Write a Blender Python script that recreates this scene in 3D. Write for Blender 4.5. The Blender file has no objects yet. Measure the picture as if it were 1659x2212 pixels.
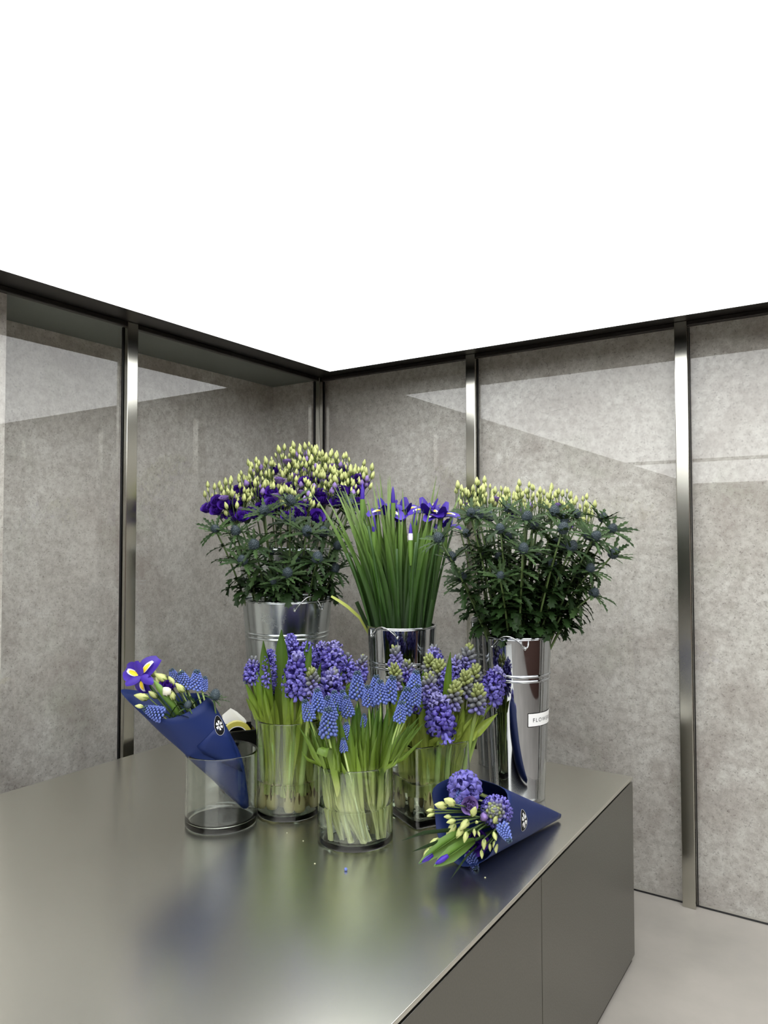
import bpy, math, random
from math import sin, cos, pi, sqrt, radians
from mathutils import Vector as V, Matrix
from mathutils.bvhtree import BVHTree

random.seed(7)
S = bpy.context.scene
COL = S.collection

# ------------------------------------------------------------------ camera
FPX, PITCH, ROLL, YAW = 1573.94, 0.0349247, -0.0010342, 0.583435
CX, CY = 829.5, 1106.0
CAM = V((0, 0, 1.643))
FW = V((-sin(YAW) * cos(PITCH), cos(YAW) * cos(PITCH), sin(PITCH)))
_r = V((cos(YAW), sin(YAW), 0)); _u = _r.cross(FW)
RT = _r * cos(ROLL) + _u * sin(ROLL)
UP = -_r * sin(ROLL) + _u * cos(ROLL)
cam = bpy.data.cameras.new('camera')
cam.sensor_fit = 'VERTICAL'; cam.sensor_height = 36.0
cam.lens = 36.0 * FPX / 2212.0
cam.clip_start = 0.05
camo = bpy.data.objects.new('camera', cam); COL.objects.link(camo)
camo.matrix_world = Matrix(((RT.x, UP.x, -FW.x, CAM.x), (RT.y, UP.y, -FW.y, CAM.y), (RT.z, UP.z, -FW.z, CAM.z), (0, 0, 0, 1)))
S.camera = camo

# ------------------------------------------------------------------ world, exposure
w = bpy.data.worlds.new('world'); S.world = w; w.use_nodes = True
w.node_tree.nodes['Background'].inputs[0].default_value = (0.5, 0.52, 0.55, 1)
w.node_tree.nodes['Background'].inputs[1].default_value = 0.05
S.view_settings.view_transform = 'Standard'; S.view_settings.look = 'None'
S.view_settings.exposure = 0.0; S.view_settings.gamma = 1.0
S.view_settings.use_curve_mapping = False
S.cycles.use_denoising = True
S.cycles.max_bounces = 14; S.cycles.transmission_bounces = 14; S.cycles.glossy_bounces = 6
S.cycles.transparent_max_bounces = 16; S.cycles.diffuse_bounces = 5
S.cycles.sample_clamp_indirect = 6.0
LIGHT_STRENGTH = 3.5


def ray(px, py):
    return FW + RT * ((px - CX) / FPX) - UP * ((py - CY) / FPX)


def W(px, py, D):
    return CAM + ray(px, py) * D


def atz(px, py, z):
    d = ray(px, py)
    return CAM + d * ((z - CAM.z) / d.z)


def zat(px, py, hd):
    d = ray(px, py)
    return CAM.z + d.z * hd / sqrt(d.x * d.x + d.y * d.y)


RH = V((cos(YAW), sin(YAW), 0)); FH = V((-sin(YAW), cos(YAW), 0)); ZU = V((0, 0, 1))
U = random.uniform


# ------------------------------------------------------------------ materials
def lin(c):
    return tuple(((x / 255) / 12.92 if x <= 10 else ((x / 255 + 0.055) / 1.055) ** 2.4) for x in c) + (1,)


def mat(name, rgb, rough=0.5, metal=0.0, vary=0.0, spec=0.5, sub=0.0, trans=0.0, ior=1.45, bump=0.0, bscale=60, coat=0.0):
    m = bpy.data.materials.new(name); m.use_nodes = True
    nt = m.node_tree; b = nt.nodes['Principled BSDF']
    b.inputs['Base Color'].default_value = lin(rgb)
    b.inputs['Roughness'].default_value = rough; b.inputs['Metallic'].default_value = metal
    b.inputs['Specular IOR Level'].default_value = spec; b.inputs['IOR'].default_value = ior
    b.inputs['Transmission Weight'].default_value = trans
    b.inputs['Coat Weight'].default_value = coat
    if vary > 0:
        oi = nt.nodes.new('ShaderNodeObjectInfo'); hs = nt.nodes.new('ShaderNodeHueSaturation')
        mr = nt.nodes.new('ShaderNodeMapRange'); mr.inputs[3].default_value = 1 - vary; mr.inputs[4].default_value = 1 + vary
        nz = nt.nodes.new('ShaderNodeTexNoise'); nz.inputs['Scale'].default_value = 35
        tc = nt.nodes.new('ShaderNodeTexCoord'); nt.links.new(tc.outputs['Object'], nz.inputs['Vector'])
        ad = nt.nodes.new('ShaderNodeMath'); ad.operation = 'MULTIPLY_ADD'; ad.inputs[1].default_value = 0.6; 
        nt.links.new(nz.outputs['Fac'], ad.inputs[0]); 
        m2 = nt.nodes.new('ShaderNodeMath'); m2.operation = 'MULTIPLY_ADD'; m2.inputs[1].default_value = 0.7; m2.inputs[2].default_value = -0.15
        nt.links.new(oi.outputs['Random'], m2.inputs[0]); nt.links.new(m2.outputs[0], ad.inputs[2])
        nt.links.new(ad.outputs[0], mr.inputs[0]); nt.links.new(mr.outputs[0], hs.inputs['Value'])
        hs.inputs['Color'].default_value = lin(rgb); nt.links.new(hs.outputs[0], b.inputs['Base Color'])
    if sub > 0:
        b.inputs['Subsurface Weight'].default_value = sub; b.inputs['Subsurface Radius'].default_value = (0.004, 0.006, 0.002)
    if bump > 0:
        nz = nt.nodes.new('ShaderNodeTexNoise'); nz.inputs['Scale'].default_value = bscale
        tc = nt.nodes.new('ShaderNodeTexCoord'); nt.links.new(tc.outputs['Object'], nz.inputs['Vector'])
        bp = nt.nodes.new('ShaderNodeBump'); bp.inputs['Strength'].default_value = bump; bp.inputs['Distance'].default_value = 0.01
        nt.links.new(nz.outputs['Fac'], bp.inputs['Height']); nt.links.new(bp.outputs[0], b.inputs['Normal'])
    return m


def ramp_mat(name, stops, zmax, rough=0.45, streak=0.25):
    """colour runs along the height of the plant (object Z), with fine lengthwise streaks"""
    m = mat(name, (128, 128, 128), rough, spec=0.4); nt = m.node_tree; b = nt.nodes['Principled BSDF']
    tc = nt.nodes.new('ShaderNodeTexCoord'); sx = nt.nodes.new('ShaderNodeSeparateXYZ')
    nt.links.new(tc.outputs['Object'], sx.inputs[0])
    dv = nt.nodes.new('ShaderNodeMath'); dv.operation = 'DIVIDE'; dv.inputs[1].default_value = zmax
    nt.links.new(sx.outputs['Z'], dv.inputs[0])
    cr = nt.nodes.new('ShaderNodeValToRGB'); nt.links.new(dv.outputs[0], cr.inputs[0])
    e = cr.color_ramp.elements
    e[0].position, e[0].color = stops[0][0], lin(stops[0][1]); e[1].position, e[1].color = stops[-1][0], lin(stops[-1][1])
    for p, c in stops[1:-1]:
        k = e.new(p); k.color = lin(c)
    mp = nt.nodes.new('ShaderNodeMapping'); mp.inputs['Scale'].default_value = (160, 160, 6)
    nt.links.new(tc.outputs['Object'], mp.inputs[0])
    nz = nt.nodes.new('ShaderNodeTexNoise'); nz.inputs['Scale'].default_value = 1.0; nt.links.new(mp.outputs[0], nz.inputs['Vector'])
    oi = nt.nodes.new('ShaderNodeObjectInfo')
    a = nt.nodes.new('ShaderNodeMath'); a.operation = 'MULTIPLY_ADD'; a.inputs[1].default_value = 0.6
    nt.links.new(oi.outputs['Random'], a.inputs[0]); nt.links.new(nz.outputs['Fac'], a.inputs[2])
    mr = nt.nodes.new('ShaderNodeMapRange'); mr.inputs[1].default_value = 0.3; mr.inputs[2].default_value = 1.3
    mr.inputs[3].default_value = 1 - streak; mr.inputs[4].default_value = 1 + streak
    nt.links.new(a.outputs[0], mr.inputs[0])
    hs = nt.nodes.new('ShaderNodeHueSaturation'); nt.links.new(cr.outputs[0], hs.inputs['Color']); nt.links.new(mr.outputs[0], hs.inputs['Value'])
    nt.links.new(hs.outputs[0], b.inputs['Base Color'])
    return m


def concrete():
    m = mat('concrete', (150, 146, 142), 0.75, spec=0.25); nt = m.node_tree; b = nt.nodes['Principled BSDF']
    N = nt.nodes.new; L = nt.links.new
    tc = N('ShaderNodeTexCoord')

    def noise(sc, det=5, rough=0.6, dist=0.0):
        n = N('ShaderNodeTexNoise'); n.inputs['Scale'].default_value = sc; n.inputs['Detail'].default_value = det
        n.inputs['Roughness'].default_value = rough; n.inputs['Distortion'].default_value = dist
        L(tc.outputs['Object'], n.inputs['Vector']); return n.outputs['Fac']

    def rng(x, a, bb, c=0.0, d=1.0):
        r = N('ShaderNodeMapRange'); r.inputs[1].default_value = a; r.inputs[2].default_value = bb
        r.inputs[3].default_value = c; r.inputs[4].default_value = d; L(x, r.inputs[0]); return r.outputs[0]

    def mix(f, a, c, mode='MIX'):
        x = N('ShaderNodeMix'); x.data_type = 'RGBA'; x.blend_type = mode
        L(f, x.inputs[0]) if not isinstance(f, float) else setattr(x.inputs[0], 'default_value', f)
        for s, v in ((6, a), (7, c)):
            if isinstance(v, tuple): x.inputs[s].default_value = v
            else: L(v, x.inputs[s])
        return x.outputs[2]

    def mul(a, c):
        x = N('ShaderNodeMath'); x.operation = 'MULTIPLY'; L(a, x.inputs[0])
        if isinstance(c, float): x.inputs[1].default_value = c
        else: L(c, x.inputs[1])
        return x.outputs[0]
    c = mix(rng(noise(1.1, 6, 0.62), 0.35, 0.68), lin((197, 192, 185)), lin((224, 221, 215)))
    c = mix(rng(noise(2.3, 7, 0.7, 0.4), 0.50, 0.70, 0, 0.75), c, lin((156, 144, 136)))
    c = mix(rng(noise(3.1, 5, 0.6), 0.56, 0.74, 0, 0.5), c, lin((178, 180, 164)))
    c = mix(rng(noise(30, 7, 0.78), 0.40, 0.62, 0.0, 0.62), c, lin((158, 149, 142)))
    c = mix(rng(noise(110, 3, 0.7), 0.57, 0.70, 0, 0.6), c, lin((104, 96, 90)))
    v = N('ShaderNodeTexVoronoi'); v.inputs['Scale'].default_value = 34; L(tc.outputs['Object'], v.inputs['Vector'])
    c = mix(mul(rng(v.outputs['Distance'], 0.04, 0.09, 0.85, 0), rng(noise(9, 2), 0.50, 0.56)), c, lin((62, 56, 52)))
    dn = N('ShaderNodeTexNoise'); dn.inputs['Scale'].default_value = 5; dn.inputs['Detail'].default_value = 6; L(tc.outputs['Object'], dn.inputs['Vector'])
    vm = N('ShaderNodeVectorMath'); vm.operation = 'MULTIPLY_ADD'; vm.inputs[1].default_value = (0.28, 0.28, 0.28)
    L(dn.outputs['Color'], vm.inputs[0]); L(tc.outputs['Object'], vm.inputs[2])
    v2 = N('ShaderNodeTexVoronoi'); v2.feature = 'DISTANCE_TO_EDGE'; v2.inputs['Scale'].default_value = 1.5; L(vm.outputs[0], v2.inputs['Vector'])
    c = mix(mul(rng(v2.outputs['Distance'], 0.0005, 0.003, 0.4, 0), rng(noise(1.7, 3), 0.53, 0.62)), c, lin((92, 80, 72)))
    L(c, b.inputs['Base Color'])
    bp = N('ShaderNodeBump'); bp.inputs['Strength'].default_value = 0.25; bp.inputs['Distance'].default_value = 0.006
    L(noise(70, 5, 0.7), bp.inputs['Height']); L(bp.outputs[0], b.inputs['Normal'])
    return m


def steel(name, rgb, rough, nscale=(3, 3, 3), rv=0.06, bump=0.0, cloud=0.0):
    m = mat(name, rgb, rough, 1.0); nt = m.node_tree; b = nt.nodes['Principled BSDF']; N = nt.nodes.new; L = nt.links.new
    tc = N('ShaderNodeTexCoord'); mp = N('ShaderNodeMapping'); mp.inputs['Scale'].default_value = nscale; L(tc.outputs['Object'], mp.inputs[0])
    n = N('ShaderNodeTexNoise'); n.inputs['Detail'].default_value = 6; n.inputs['Scale'].default_value = 1; L(mp.outputs[0], n.inputs['Vector'])
    r = N('ShaderNodeMapRange'); r.inputs[1].default_value = 0.3; r.inputs[2].default_value = 0.7
    r.inputs[3].default_value = max(0.02, rough - rv); r.inputs[4].default_value = rough + rv
    L(n.outputs['Fac'], r.inputs[0]); L(r.outputs[0], b.inputs['Roughness'])
    if cloud > 0:
        n2 = N('ShaderNodeTexNoise'); n2.inputs['Scale'].default_value = 11; n2.inputs['Detail'].default_value = 7; n2.inputs['Roughness'].default_value = 0.7
        L(tc.outputs['Object'], n2.inputs['Vector'])
        r2 = N('ShaderNodeMapRange'); r2.inputs[1].default_value = 0.57; r2.inputs[2].default_value = 0.7; r2.inputs[4].default_value = cloud
        L(n2.outputs['Fac'], r2.inputs[0])
        ad = N('ShaderNodeMath'); ad.operation = 'ADD'; L(r.outputs[0], ad.inputs[0]); L(r2.outputs[0], ad.inputs[1]); L(ad.outputs[0], b.inputs['Roughness'])
    if bump > 0:
        bp = N('ShaderNodeBump'); bp.inputs['Strength'].default_value = bump; bp.inputs['Distance'].default_value = 0.002
        L(n.outputs['Fac'], bp.inputs['Height']); L(bp.outputs[0], b.inputs['Normal'])
    return m


def pane_mat():
    """thin coated glass: clear, with a mirror image of the room by Fresnel"""
    m = bpy.data.materials.new('pane_glass'); m.use_nodes = True; nt = m.node_tree; nt.nodes.clear(); N = nt.nodes.new; L = nt.links.new
    o = N('ShaderNodeOutputMaterial'); mx = N('ShaderNodeMixShader'); t = N('ShaderNodeBsdfTransparent'); g = N('ShaderNodeBsdfGlossy')
    g.inputs['Roughness'].default_value = 0.0; t.inputs[0].default_value = (0.985, 0.99, 0.985, 1)
    f = N('ShaderNodeFresnel'); f.inputs['IOR'].default_value = 1.72
    gm = N('ShaderNodeNewGeometry'); fr = N('ShaderNodeMath'); fr.operation = 'SUBTRACT'; fr.inputs[0].default_value = 1.0
    ml = N('ShaderNodeMath'); ml.operation = 'MULTIPLY'; L(gm.outputs['Backfacing'], fr.inputs[1]); L(fr.outputs[0], ml.inputs[0]); L(f.outputs[0], ml.inputs[1])
    L(ml.outputs[0], mx.inputs[0]); L(t.outputs[0], mx.inputs[1]); L(g.outputs[0], mx.inputs[2]); L(mx.outputs[0], o.inputs[0])
    return m


def emit_mat(name, rgb, s):
    m = bpy.data.materials.new(name); m.use_nodes = True; nt = m.node_tree; nt.nodes.clear()
    e = nt.nodes.new('ShaderNodeEmission'); e.inputs[0].default_value = rgb + (1,); e.inputs[1].default_value = s
    o = nt.nodes.new('ShaderNodeOutputMaterial'); nt.links.new(e.outputs[0], o.inputs[0]); return m


def floor_mat():
    m = mat('floor_resin', (205, 200, 193), 0.3, spec=0.5); nt = m.node_tree; b = nt.nodes['Principled BSDF']; N = nt.nodes.new; L = nt.links.new
    tc = N('ShaderNodeTexCoord'); n = N('ShaderNodeTexNoise'); n.inputs['Scale'].default_value = 1.4; n.inputs['Detail'].default_value = 8
    n.inputs['Roughness'].default_value = 0.6; L(tc.outputs['Object'], n.inputs['Vector'])
    c = N('ShaderNodeValToRGB'); c.color_ramp.elements[0].position = 0.35; c.color_ramp.elements[1].position = 0.68
    c.color_ramp.elements[0].color = lin((156, 152, 144)); c.color_ramp.elements[1].color = lin((178, 172, 164))
    L(n.outputs['Fac'], c.inputs[0]); L(c.outputs[0], b.inputs['Base Color']); return m


M = dict(
    concrete=concrete(), pane=pane_mat(), floor=floor_mat(),
    soffit=mat('dark_bronze', (52, 48, 46), 0.35, 0.6), soffit_lit=mat('lit_soffit_grey', (120, 124, 118), 0.6),
    post=steel('post_steel', (190, 188, 178), 0.16, (2, 2, 0.6), 0.04), seal=mat('black_seal', (8, 8, 9), 0.4),
    diffuser=emit_mat('light_diffuser', (0.975, 0.99, 1.0), LIGHT_STRENGTH),
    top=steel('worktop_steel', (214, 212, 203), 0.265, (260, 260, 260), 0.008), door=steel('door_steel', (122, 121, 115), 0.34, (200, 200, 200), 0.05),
    galv=steel('galvanised', (180, 186, 187), 0.22, (9, 9, 5), 0.05, cloud=0.18), chrome=steel('polished_zinc', (172, 175, 179), 0.05, (7, 7, 4), 0.03, cloud=0.05),
    cream=mat('cream_petal', (214, 210, 190), 0.5),
    wood=mat('brown_panel', (84, 58, 50), 0.5),
    wire=mat('wire_steel', (190, 192, 192), 0.2, 1.0),
    glass=mat('vase_glass', (250, 255, 251), 0.0, trans=1.0, ior=1.45, spec=0.5), water=mat('water', (246, 252, 232), 0.0, trans=1.0, ior=1.33),
    navy=mat('navy_paper', (20, 36, 84), 0.5, spec=0.25, bump=0.08, bscale=14), sticker=mat('sticker_black', (10, 11, 11), 0.6, spec=0.2), white=mat('white_print', (238, 238, 236), 0.5),
    black=mat('black_plastic', (10, 10, 11), 0.25), tape=mat('yellow_tape', (206, 196, 92), 0.25, coat=0.5), card=mat('white_card', (244, 243, 238), 0.6),
    hy_leaf=ramp_mat('hyacinth_leaf', [(0.0, (206, 206, 146)), (0.25, (152, 164, 70)), (0.62, (86, 112, 30)), (1.0, (44, 74, 22))], 0.62),
    hy_stem=ramp_mat('hyacinth_stem', [(0.0, (214, 220, 160)), (0.4, (140, 168, 80)), (0.8, (92, 84, 60)), (1.0, (84, 60, 72))], 0.5),
    mu_leaf=ramp_mat('muscari_leaf', [(0.0, (228, 228, 192)), (0.2, (204, 208, 142)), (0.42, (112, 136, 48)), (0.7, (60, 90, 28)), (1.0, (48, 80, 28))], 0.5),
    mu_stem=ramp_mat('muscari_stem', [(0.0, (244, 246, 224)), (0.3, (214, 226, 160)), (0.7, (150, 176, 92)), (1.0, (150, 150, 110))], 0.5),
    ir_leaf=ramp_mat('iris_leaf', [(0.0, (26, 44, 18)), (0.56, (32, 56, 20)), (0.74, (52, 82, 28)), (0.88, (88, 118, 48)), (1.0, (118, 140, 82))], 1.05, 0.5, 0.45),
    ir_pale=mat('iris_leaf_yellow', (168, 176, 88), 0.5, vary=0.15),
    ir_stem=mat('iris_stem', (52, 82, 34), 0.5, vary=0.15), ir_sheath=mat('iris_sheath', (92, 124, 50), 0.5, vary=0.2),
    iris=mat('iris_violet', (58, 30, 146), 0.5, vary=0.25), iris_y=mat('iris_yellow', (240, 206, 40), 0.5), iris_w=mat('iris_white', (226, 222, 236), 0.5),
    bud_g=mat('hyacinth_bud_green', (128, 136, 80), 0.45, vary=0.22), bud_s=mat('hyacinth_bud_grey', (104, 106, 108), 0.42, vary=0.2),
    bud_l=mat('hyacinth_bud_lilac', (112, 108, 158), 0.4, vary=0.2), open_v=mat('hyacinth_violet', (98, 92, 168), 0.38, vary=0.3),
    open_d=mat('hyacinth_indigo', (72, 62, 142), 0.38, vary=0.28), bulb=mat('bulb_skin', (206, 192, 150), 0.5, vary=0.15), bulb_b=mat('bulb_brown', (92, 66, 44), 0.7),
    mus=mat('muscari_blue', (96, 112, 180), 0.4, vary=0.3), mus_d=mat('muscari_tip', (52, 72, 90), 0.45, vary=0.15),
    lbud=mat('lisianthus_bud', (184, 190, 122), 0.5, vary=0.18), lcal=mat('lisianthus_calyx', (112, 130, 64), 0.5, vary=0.15),
    lil=mat('lisianthus_lilac', (132, 108, 168), 0.5, vary=0.18), lvio=mat('lisianthus_violet', (68, 30, 138), 0.5, vary=0.28), lstem=mat('lisianthus_stem', (72, 90, 46), 0.5, vary=0.15),
    lleaf=mat('lisianthus_leaf', (60, 78, 54), 0.5, vary=0.15),
    eleaf=mat('thistle_leaf', (30, 50, 20), 0.55, vary=0.4, spec=0.25), ebract=mat('thistle_bract', (48, 68, 34), 0.55, vary=0.45, spec=0.25), estem=mat('thistle_stem', (78, 98, 50), 0.5, vary=0.2),
    ehead=mat('thistle_head', (62, 74, 80), 0.6, vary=0.22), debris=mat('plant_crumb', (206, 206, 170), 0.7),
)


# ------------------------------------------------------------------ mesh builder
class MB:
    def __init__(s):
        s.v, s.f, s.m, s.mi = [], [], [], 0

    def face(s, *i):
        s.f.append(i); s.m.append(s.mi)

    def box(s, a, b):
        n = len(s.v)
        for z in (a[2], b[2]):
            for x, y in ((a[0], a[1]), (b[0], a[1]), (b[0], b[1]), (a[0], b[1])): s.v.append(V((x, y, z)))
        for q in ((0, 3, 2, 1), (4, 5, 6, 7), (0, 1, 5, 4), (1, 2, 6, 5), (2, 3, 7, 6), (3, 0, 4, 7)): s.face(*(n + k for k in q))
        return s

    def ring(s, pts):
        n = len(s.v); s.v.extend(pts); return list(range(n, n + len(pts)))

    def bridge(s, a, b, closed=True):
        k = len(a)
        for i in range(k if closed else k - 1): s.face(a[i], a[(i + 1) % k], b[(i + 1) % k], b[i])

    def tube(s, path, rad, n=6, cap=True):
        path = [V(p) for p in path]; prev = None; fr = None
        for i, p in enumerate(path):
            t = (path[min(i + 1, len(path) - 1)] - path[max(i - 1, 0)]).normalized()
            if fr is None: fr = t.orthogonal().normalized()
            fr = (fr - t * fr.dot(t)).normalized(); bn = t.cross(fr)
            r = rad[i] if isinstance(rad, (list, tuple)) else rad
            rg = s.ring([p + (fr * cos(2 * pi * k / n) + bn * sin(2 * pi * k / n)) * r for k in range(n)])
            if prev: s.bridge(prev, rg)
            elif cap: s.face(*rg[::-1])
            prev = rg
        if cap: s.face(*prev)
        return s

    def lathe(s, prof, n=32, c=(0, 0, 0), ax=None):
        c = V(c); prev = None
        if ax is None: X, Y, Z = V((1, 0, 0)), V((0, 1, 0)), ZU
        else:
            Z = V(ax).normalized(); X = Z.orthogonal().normalized(); Y = Z.cross(X)
        for r, z in prof:
            if r < 1e-7:
                rg = [len(s.v)]; s.v.append(c + Z * z)
            else:
                rg = s.ring([c + X * (r * cos(2 * pi * k / n)) + Y * (r * sin(2 * pi * k / n)) + Z * z for k in range(n)])
            if prev:
                if len(prev) == 1 and len(rg) > 1:
                    for i in range(n): s.face(prev[0], rg[(i + 1) % n], rg[i])
                elif len(rg) == 1 and len(prev) > 1:
                    for i in range(n): s.face(prev[i], prev[(i + 1) % n], rg[0])
                elif len(rg) > 1: s.bridge(prev, rg)
            prev = rg
        return s

    def leaf(s, path, wid, side, chan=0.25, k=2):
        """blade: path of points, half widths, side direction; channelled cross-section"""
        prev = None; path = [V(p) for p in path]
        for i, p in enumerate(path):
            t = (path[min(i + 1, len(path) - 1)] - path[max(i - 1, 0)]).normalized()
            sd = V(side); sd = (sd - t * sd.dot(t)).normalized(); nm = t.cross(sd)
            rg = s.ring([p + sd * (wid[i] * j / k) + nm * (chan * wid[i] * ((j / k) ** 2)) for j in range(-k, k + 1)])
            if prev: s.bridge(prev, rg, False)
            prev = rg
        return s

    def mesh(s, name, mats, smooth=True, origin=None, recalc=False):
        me = bpy.data.meshes.new(name)
        o = V(origin) if origin is not None else None
        me.from_pydata([tuple(p - o) if o is not None else tuple(p) for p in s.v], [], s.f)
        for m in (mats if isinstance(mats, (list, tuple)) else [mats]): me.materials.append(m)
        me.polygons.foreach_set('material_index', s.m)
        if smooth: me.polygons.foreach_set('use_smooth', [True] * len(s.f))
        if recalc:
            import bmesh
            bm = bmesh.new(); bm.from_mesh(me); bmesh.ops.recalc_face_normals(bm, faces=bm.faces); bm.to_mesh(me); bm.free()
        me.update(); return me


def link(name, data, parent=None, mtx=None):
    o = bpy.data.objects.new(name, data); COL.objects.link(o)
    if parent is not None: o.parent = parent
    if mtx is not None: o.matrix_basis = mtx
    return o


def tag(o, label=None, cat=None, group=None, kind=None):
    if label: o['label'] = label
    if cat: o['category'] = cat
    if group: o['group'] = group
    if kind: o['kind'] = kind
    return o


def thing(name, label, cat, loc, group=None):
    o = link(name, None); o.location = loc; o.empty_display_size = 0.03
    return tag(o, label, cat, group)


def bevel(o, wd, seg=2):
    b = o.modifiers.new('bevel', 'BEVEL'); b.width = wd; b.segments = seg; b.limit_method = 'ANGLE'; b.angle_limit = radians(40); return o


def struct(name, mb, m, label=None):
    o = link(name, mb.mesh(name, m, smooth=False)); return tag(o, label, None, None, 'structure')


def orient(p, d, hint=(0, 0, 1), sc=1.0):
    z = V(d).normalized(); h = V(hint); x = h - z * h.dot(z)
    if x.length < 1e-4: x = z.orthogonal()
    x.normalize(); y = z.cross(x)
    if not isinstance(sc, tuple): sc = (sc, sc, sc)
    return Matrix(((x.x * sc[0], y.x * sc[1], z.x * sc[2], p[0]), (x.y * sc[0], y.y * sc[1], z.y * sc[2], p[1]), (x.z * sc[0], y.z * sc[1], z.z * sc[2], p[2]), (0, 0, 0, 1)))


def bez(a, b, c, n=8):
    a, b, c = V(a), V(b), V(c)
    return [a * (1 - t) ** 2 + b * (2 * t * (1 - t)) + c * t * t for t in (i / n for i in range(n + 1))]


def thru(a, m, c, n=10):
    """curve from a through m to c"""
    a, m, c = V(a), V(m), V(c); return bez(a, m * 2 - (a + c) * 0.5, c, n)


def rdir():
    a = U(0, 2 * pi); z = U(-1, 1); q = sqrt(1 - z * z); return V((q * cos(a), q * sin(a), z))


ORD = ['first', 'second', 'third', 'fourth', 'fifth', 'sixth', 'seventh', 'eighth', 'ninth', 'tenth', 'eleventh', 'twelfth', 'thirteenth',
       'fourteenth', 'fifteenth', 'sixteenth', 'seventeenth', 'eighteenth', 'nineteenth', 'twentieth', 'twenty-first', 'twenty-second', 'twenty-third', 'twenty-fourth']

# ------------------------------------------------------------------ room
ZS = 2.6256          # underside of the dark soffit
ZL = 2.549           # underside of the hanging light boxes
GX, GY = -2.81, 3.525  # glass planes
struct('floor', MB().box((-3.4, -6.8, -0.1), (2.8, 3.76, 0)), M['floor'], 'pale glossy resin floor')
struct('ceiling', MB().box((-2.845, -6.8, ZS), (2.8, 3.76, ZS + 0.15)), M['soffit'], 'dark bronze soffit around the light')
struct('ceiling_recess', MB().box((-3.4, -6.8, ZS + 0.002), (-2.8455, 3.76, ZS + 0.15)), M['soffit_lit'], 'dark soffit behind the left glass, coloured lighter for reflected light').name = 'trim_12'  # same dark soffit continued; reflected light is painted in as a lighter grey
struct('wall_back', MB().box((-3.4, 3.56, -0.05), (2.8, 3.76, ZS + 0.1)), M['concrete'], 'weathered grey concrete wall behind glass')
mb = MB().box((-3.4, -6.8, -0.05), (-2.845, 1.575, ZS + 0.1)); mb.box((-3.4, 1.575, -0.05), (-3.22, 3.6, ZS + 0.1))
struct('wall_left', mb, M['concrete'], 'weathered grey concrete wall set back behind glass')
struct('wall_right', MB().box((2.62, -6.8, -0.05), (2.8, 3.76, ZS + 0.1)), M['wood'], 'dark brown panelled wall on the right')
struct('wall_front', MB().box((-3.4, -6.8, -0.05), (2.8, -6.62, ZS + 0.1)), M['soffit'], 'dark wall behind the viewer')

# posts of polished steel between the panes
PO = 0.038
BACK_POSTS = [(-2.776 + 1.0, -1.721), (-0.712, -0.656), (0.352, 0.408), (1.416, 1.472)]
n_trim = 0


def trim(a, b, m, label):
    global n_trim
    n_trim += 1
    o = struct('trim_%d' % n_trim, MB().box(a, b), m, label); bevel(o, 0.003); return o


for i, (a, b) in enumerate(BACK_POSTS):
    trim((a, GY - PO, 0), (b, GY, ZS), M['post'], 'polished steel post against the back concrete wall')
LEFT_POSTS = [(2.093, 2.151), (0.72, 0.778), (-0.65, -0.592), (-2.02, -1.962)]
for a, b in LEFT_POSTS:
    trim((GX, a, 0), (GX + PO, b, ZS), M['post'], 'polished steel post against the left glass')
o = struct('trim_%d' % 10, MB().box((GX - 0.002, GY - 0.05, 0), (GX + 0.045, GY + 0.002, ZS)), M['post'], 'steel corner post between the glass walls'); bevel(o, 0.003)
n_trim = 12
# head rails and floor seals
trim((GX, -6.6, ZS - 0.022), (GX + 0.03, GY - 0.05, ZS), M['soffit'], 'dark head rail over the left glass')
trim((GX + 0.045, GY - 0.03, ZS - 0.022), (2.6, GY, ZS), M['soffit'], 'dark head rail over the back glass')
trim((GX + 0.046, GY - 0.006, 0), (2.6, GY + 0.004, 0.006), M['seal'], 'black floor seal under the back glass')
trim((GX - 0.004, -6.6, 0), (GX + 0.006, GY - 0.051, 0.006), M['seal'], 'black floor seal under the left glass')
# glass panes, one per bay
edges = [GX + 0.046] + [e for p in BACK_POSTS for e in p] + [2.6]
nw = 0
for i in range(0, len(edges), 2):
    nw += 1
    x0, x1 = edges[i] + 0.007, edges[i + 1] - 0.001
    struct('window_%d' % nw, MB().box((x0, GY, 0.008), (x1, GY + 0.006, ZS - 0.024)), M['pane'], 'clear reflecting glass pane before concrete')
    trim((x0 - 0.0055, GY - 0.012, 0.008), (x0 - 0.001, GY - 0.001, ZS - 0.024), M['seal'], 'black vertical glazing seal')
edges = [-6.6] + [e for p in sorted(LEFT_POSTS) for e in p] + [GY - 0.051]
for i in range(0, len(edges), 2):
    nw += 1
    y0, y1 = edges[i] + 0.001, edges[i + 1] - 0.007
    struct('window_%d' % nw, MB().box((GX - 0.006, y0, 0.008), (GX, y1, ZS - 0.024)), M['pane'], 'clear reflecting glass pane before concrete')
    trim((GX + 0.001, y1 + 0.001, 0.008), (GX + 0.012, y1 + 0.0055, ZS - 0.024), M['seal'], 'black vertical glazing seal')

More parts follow.
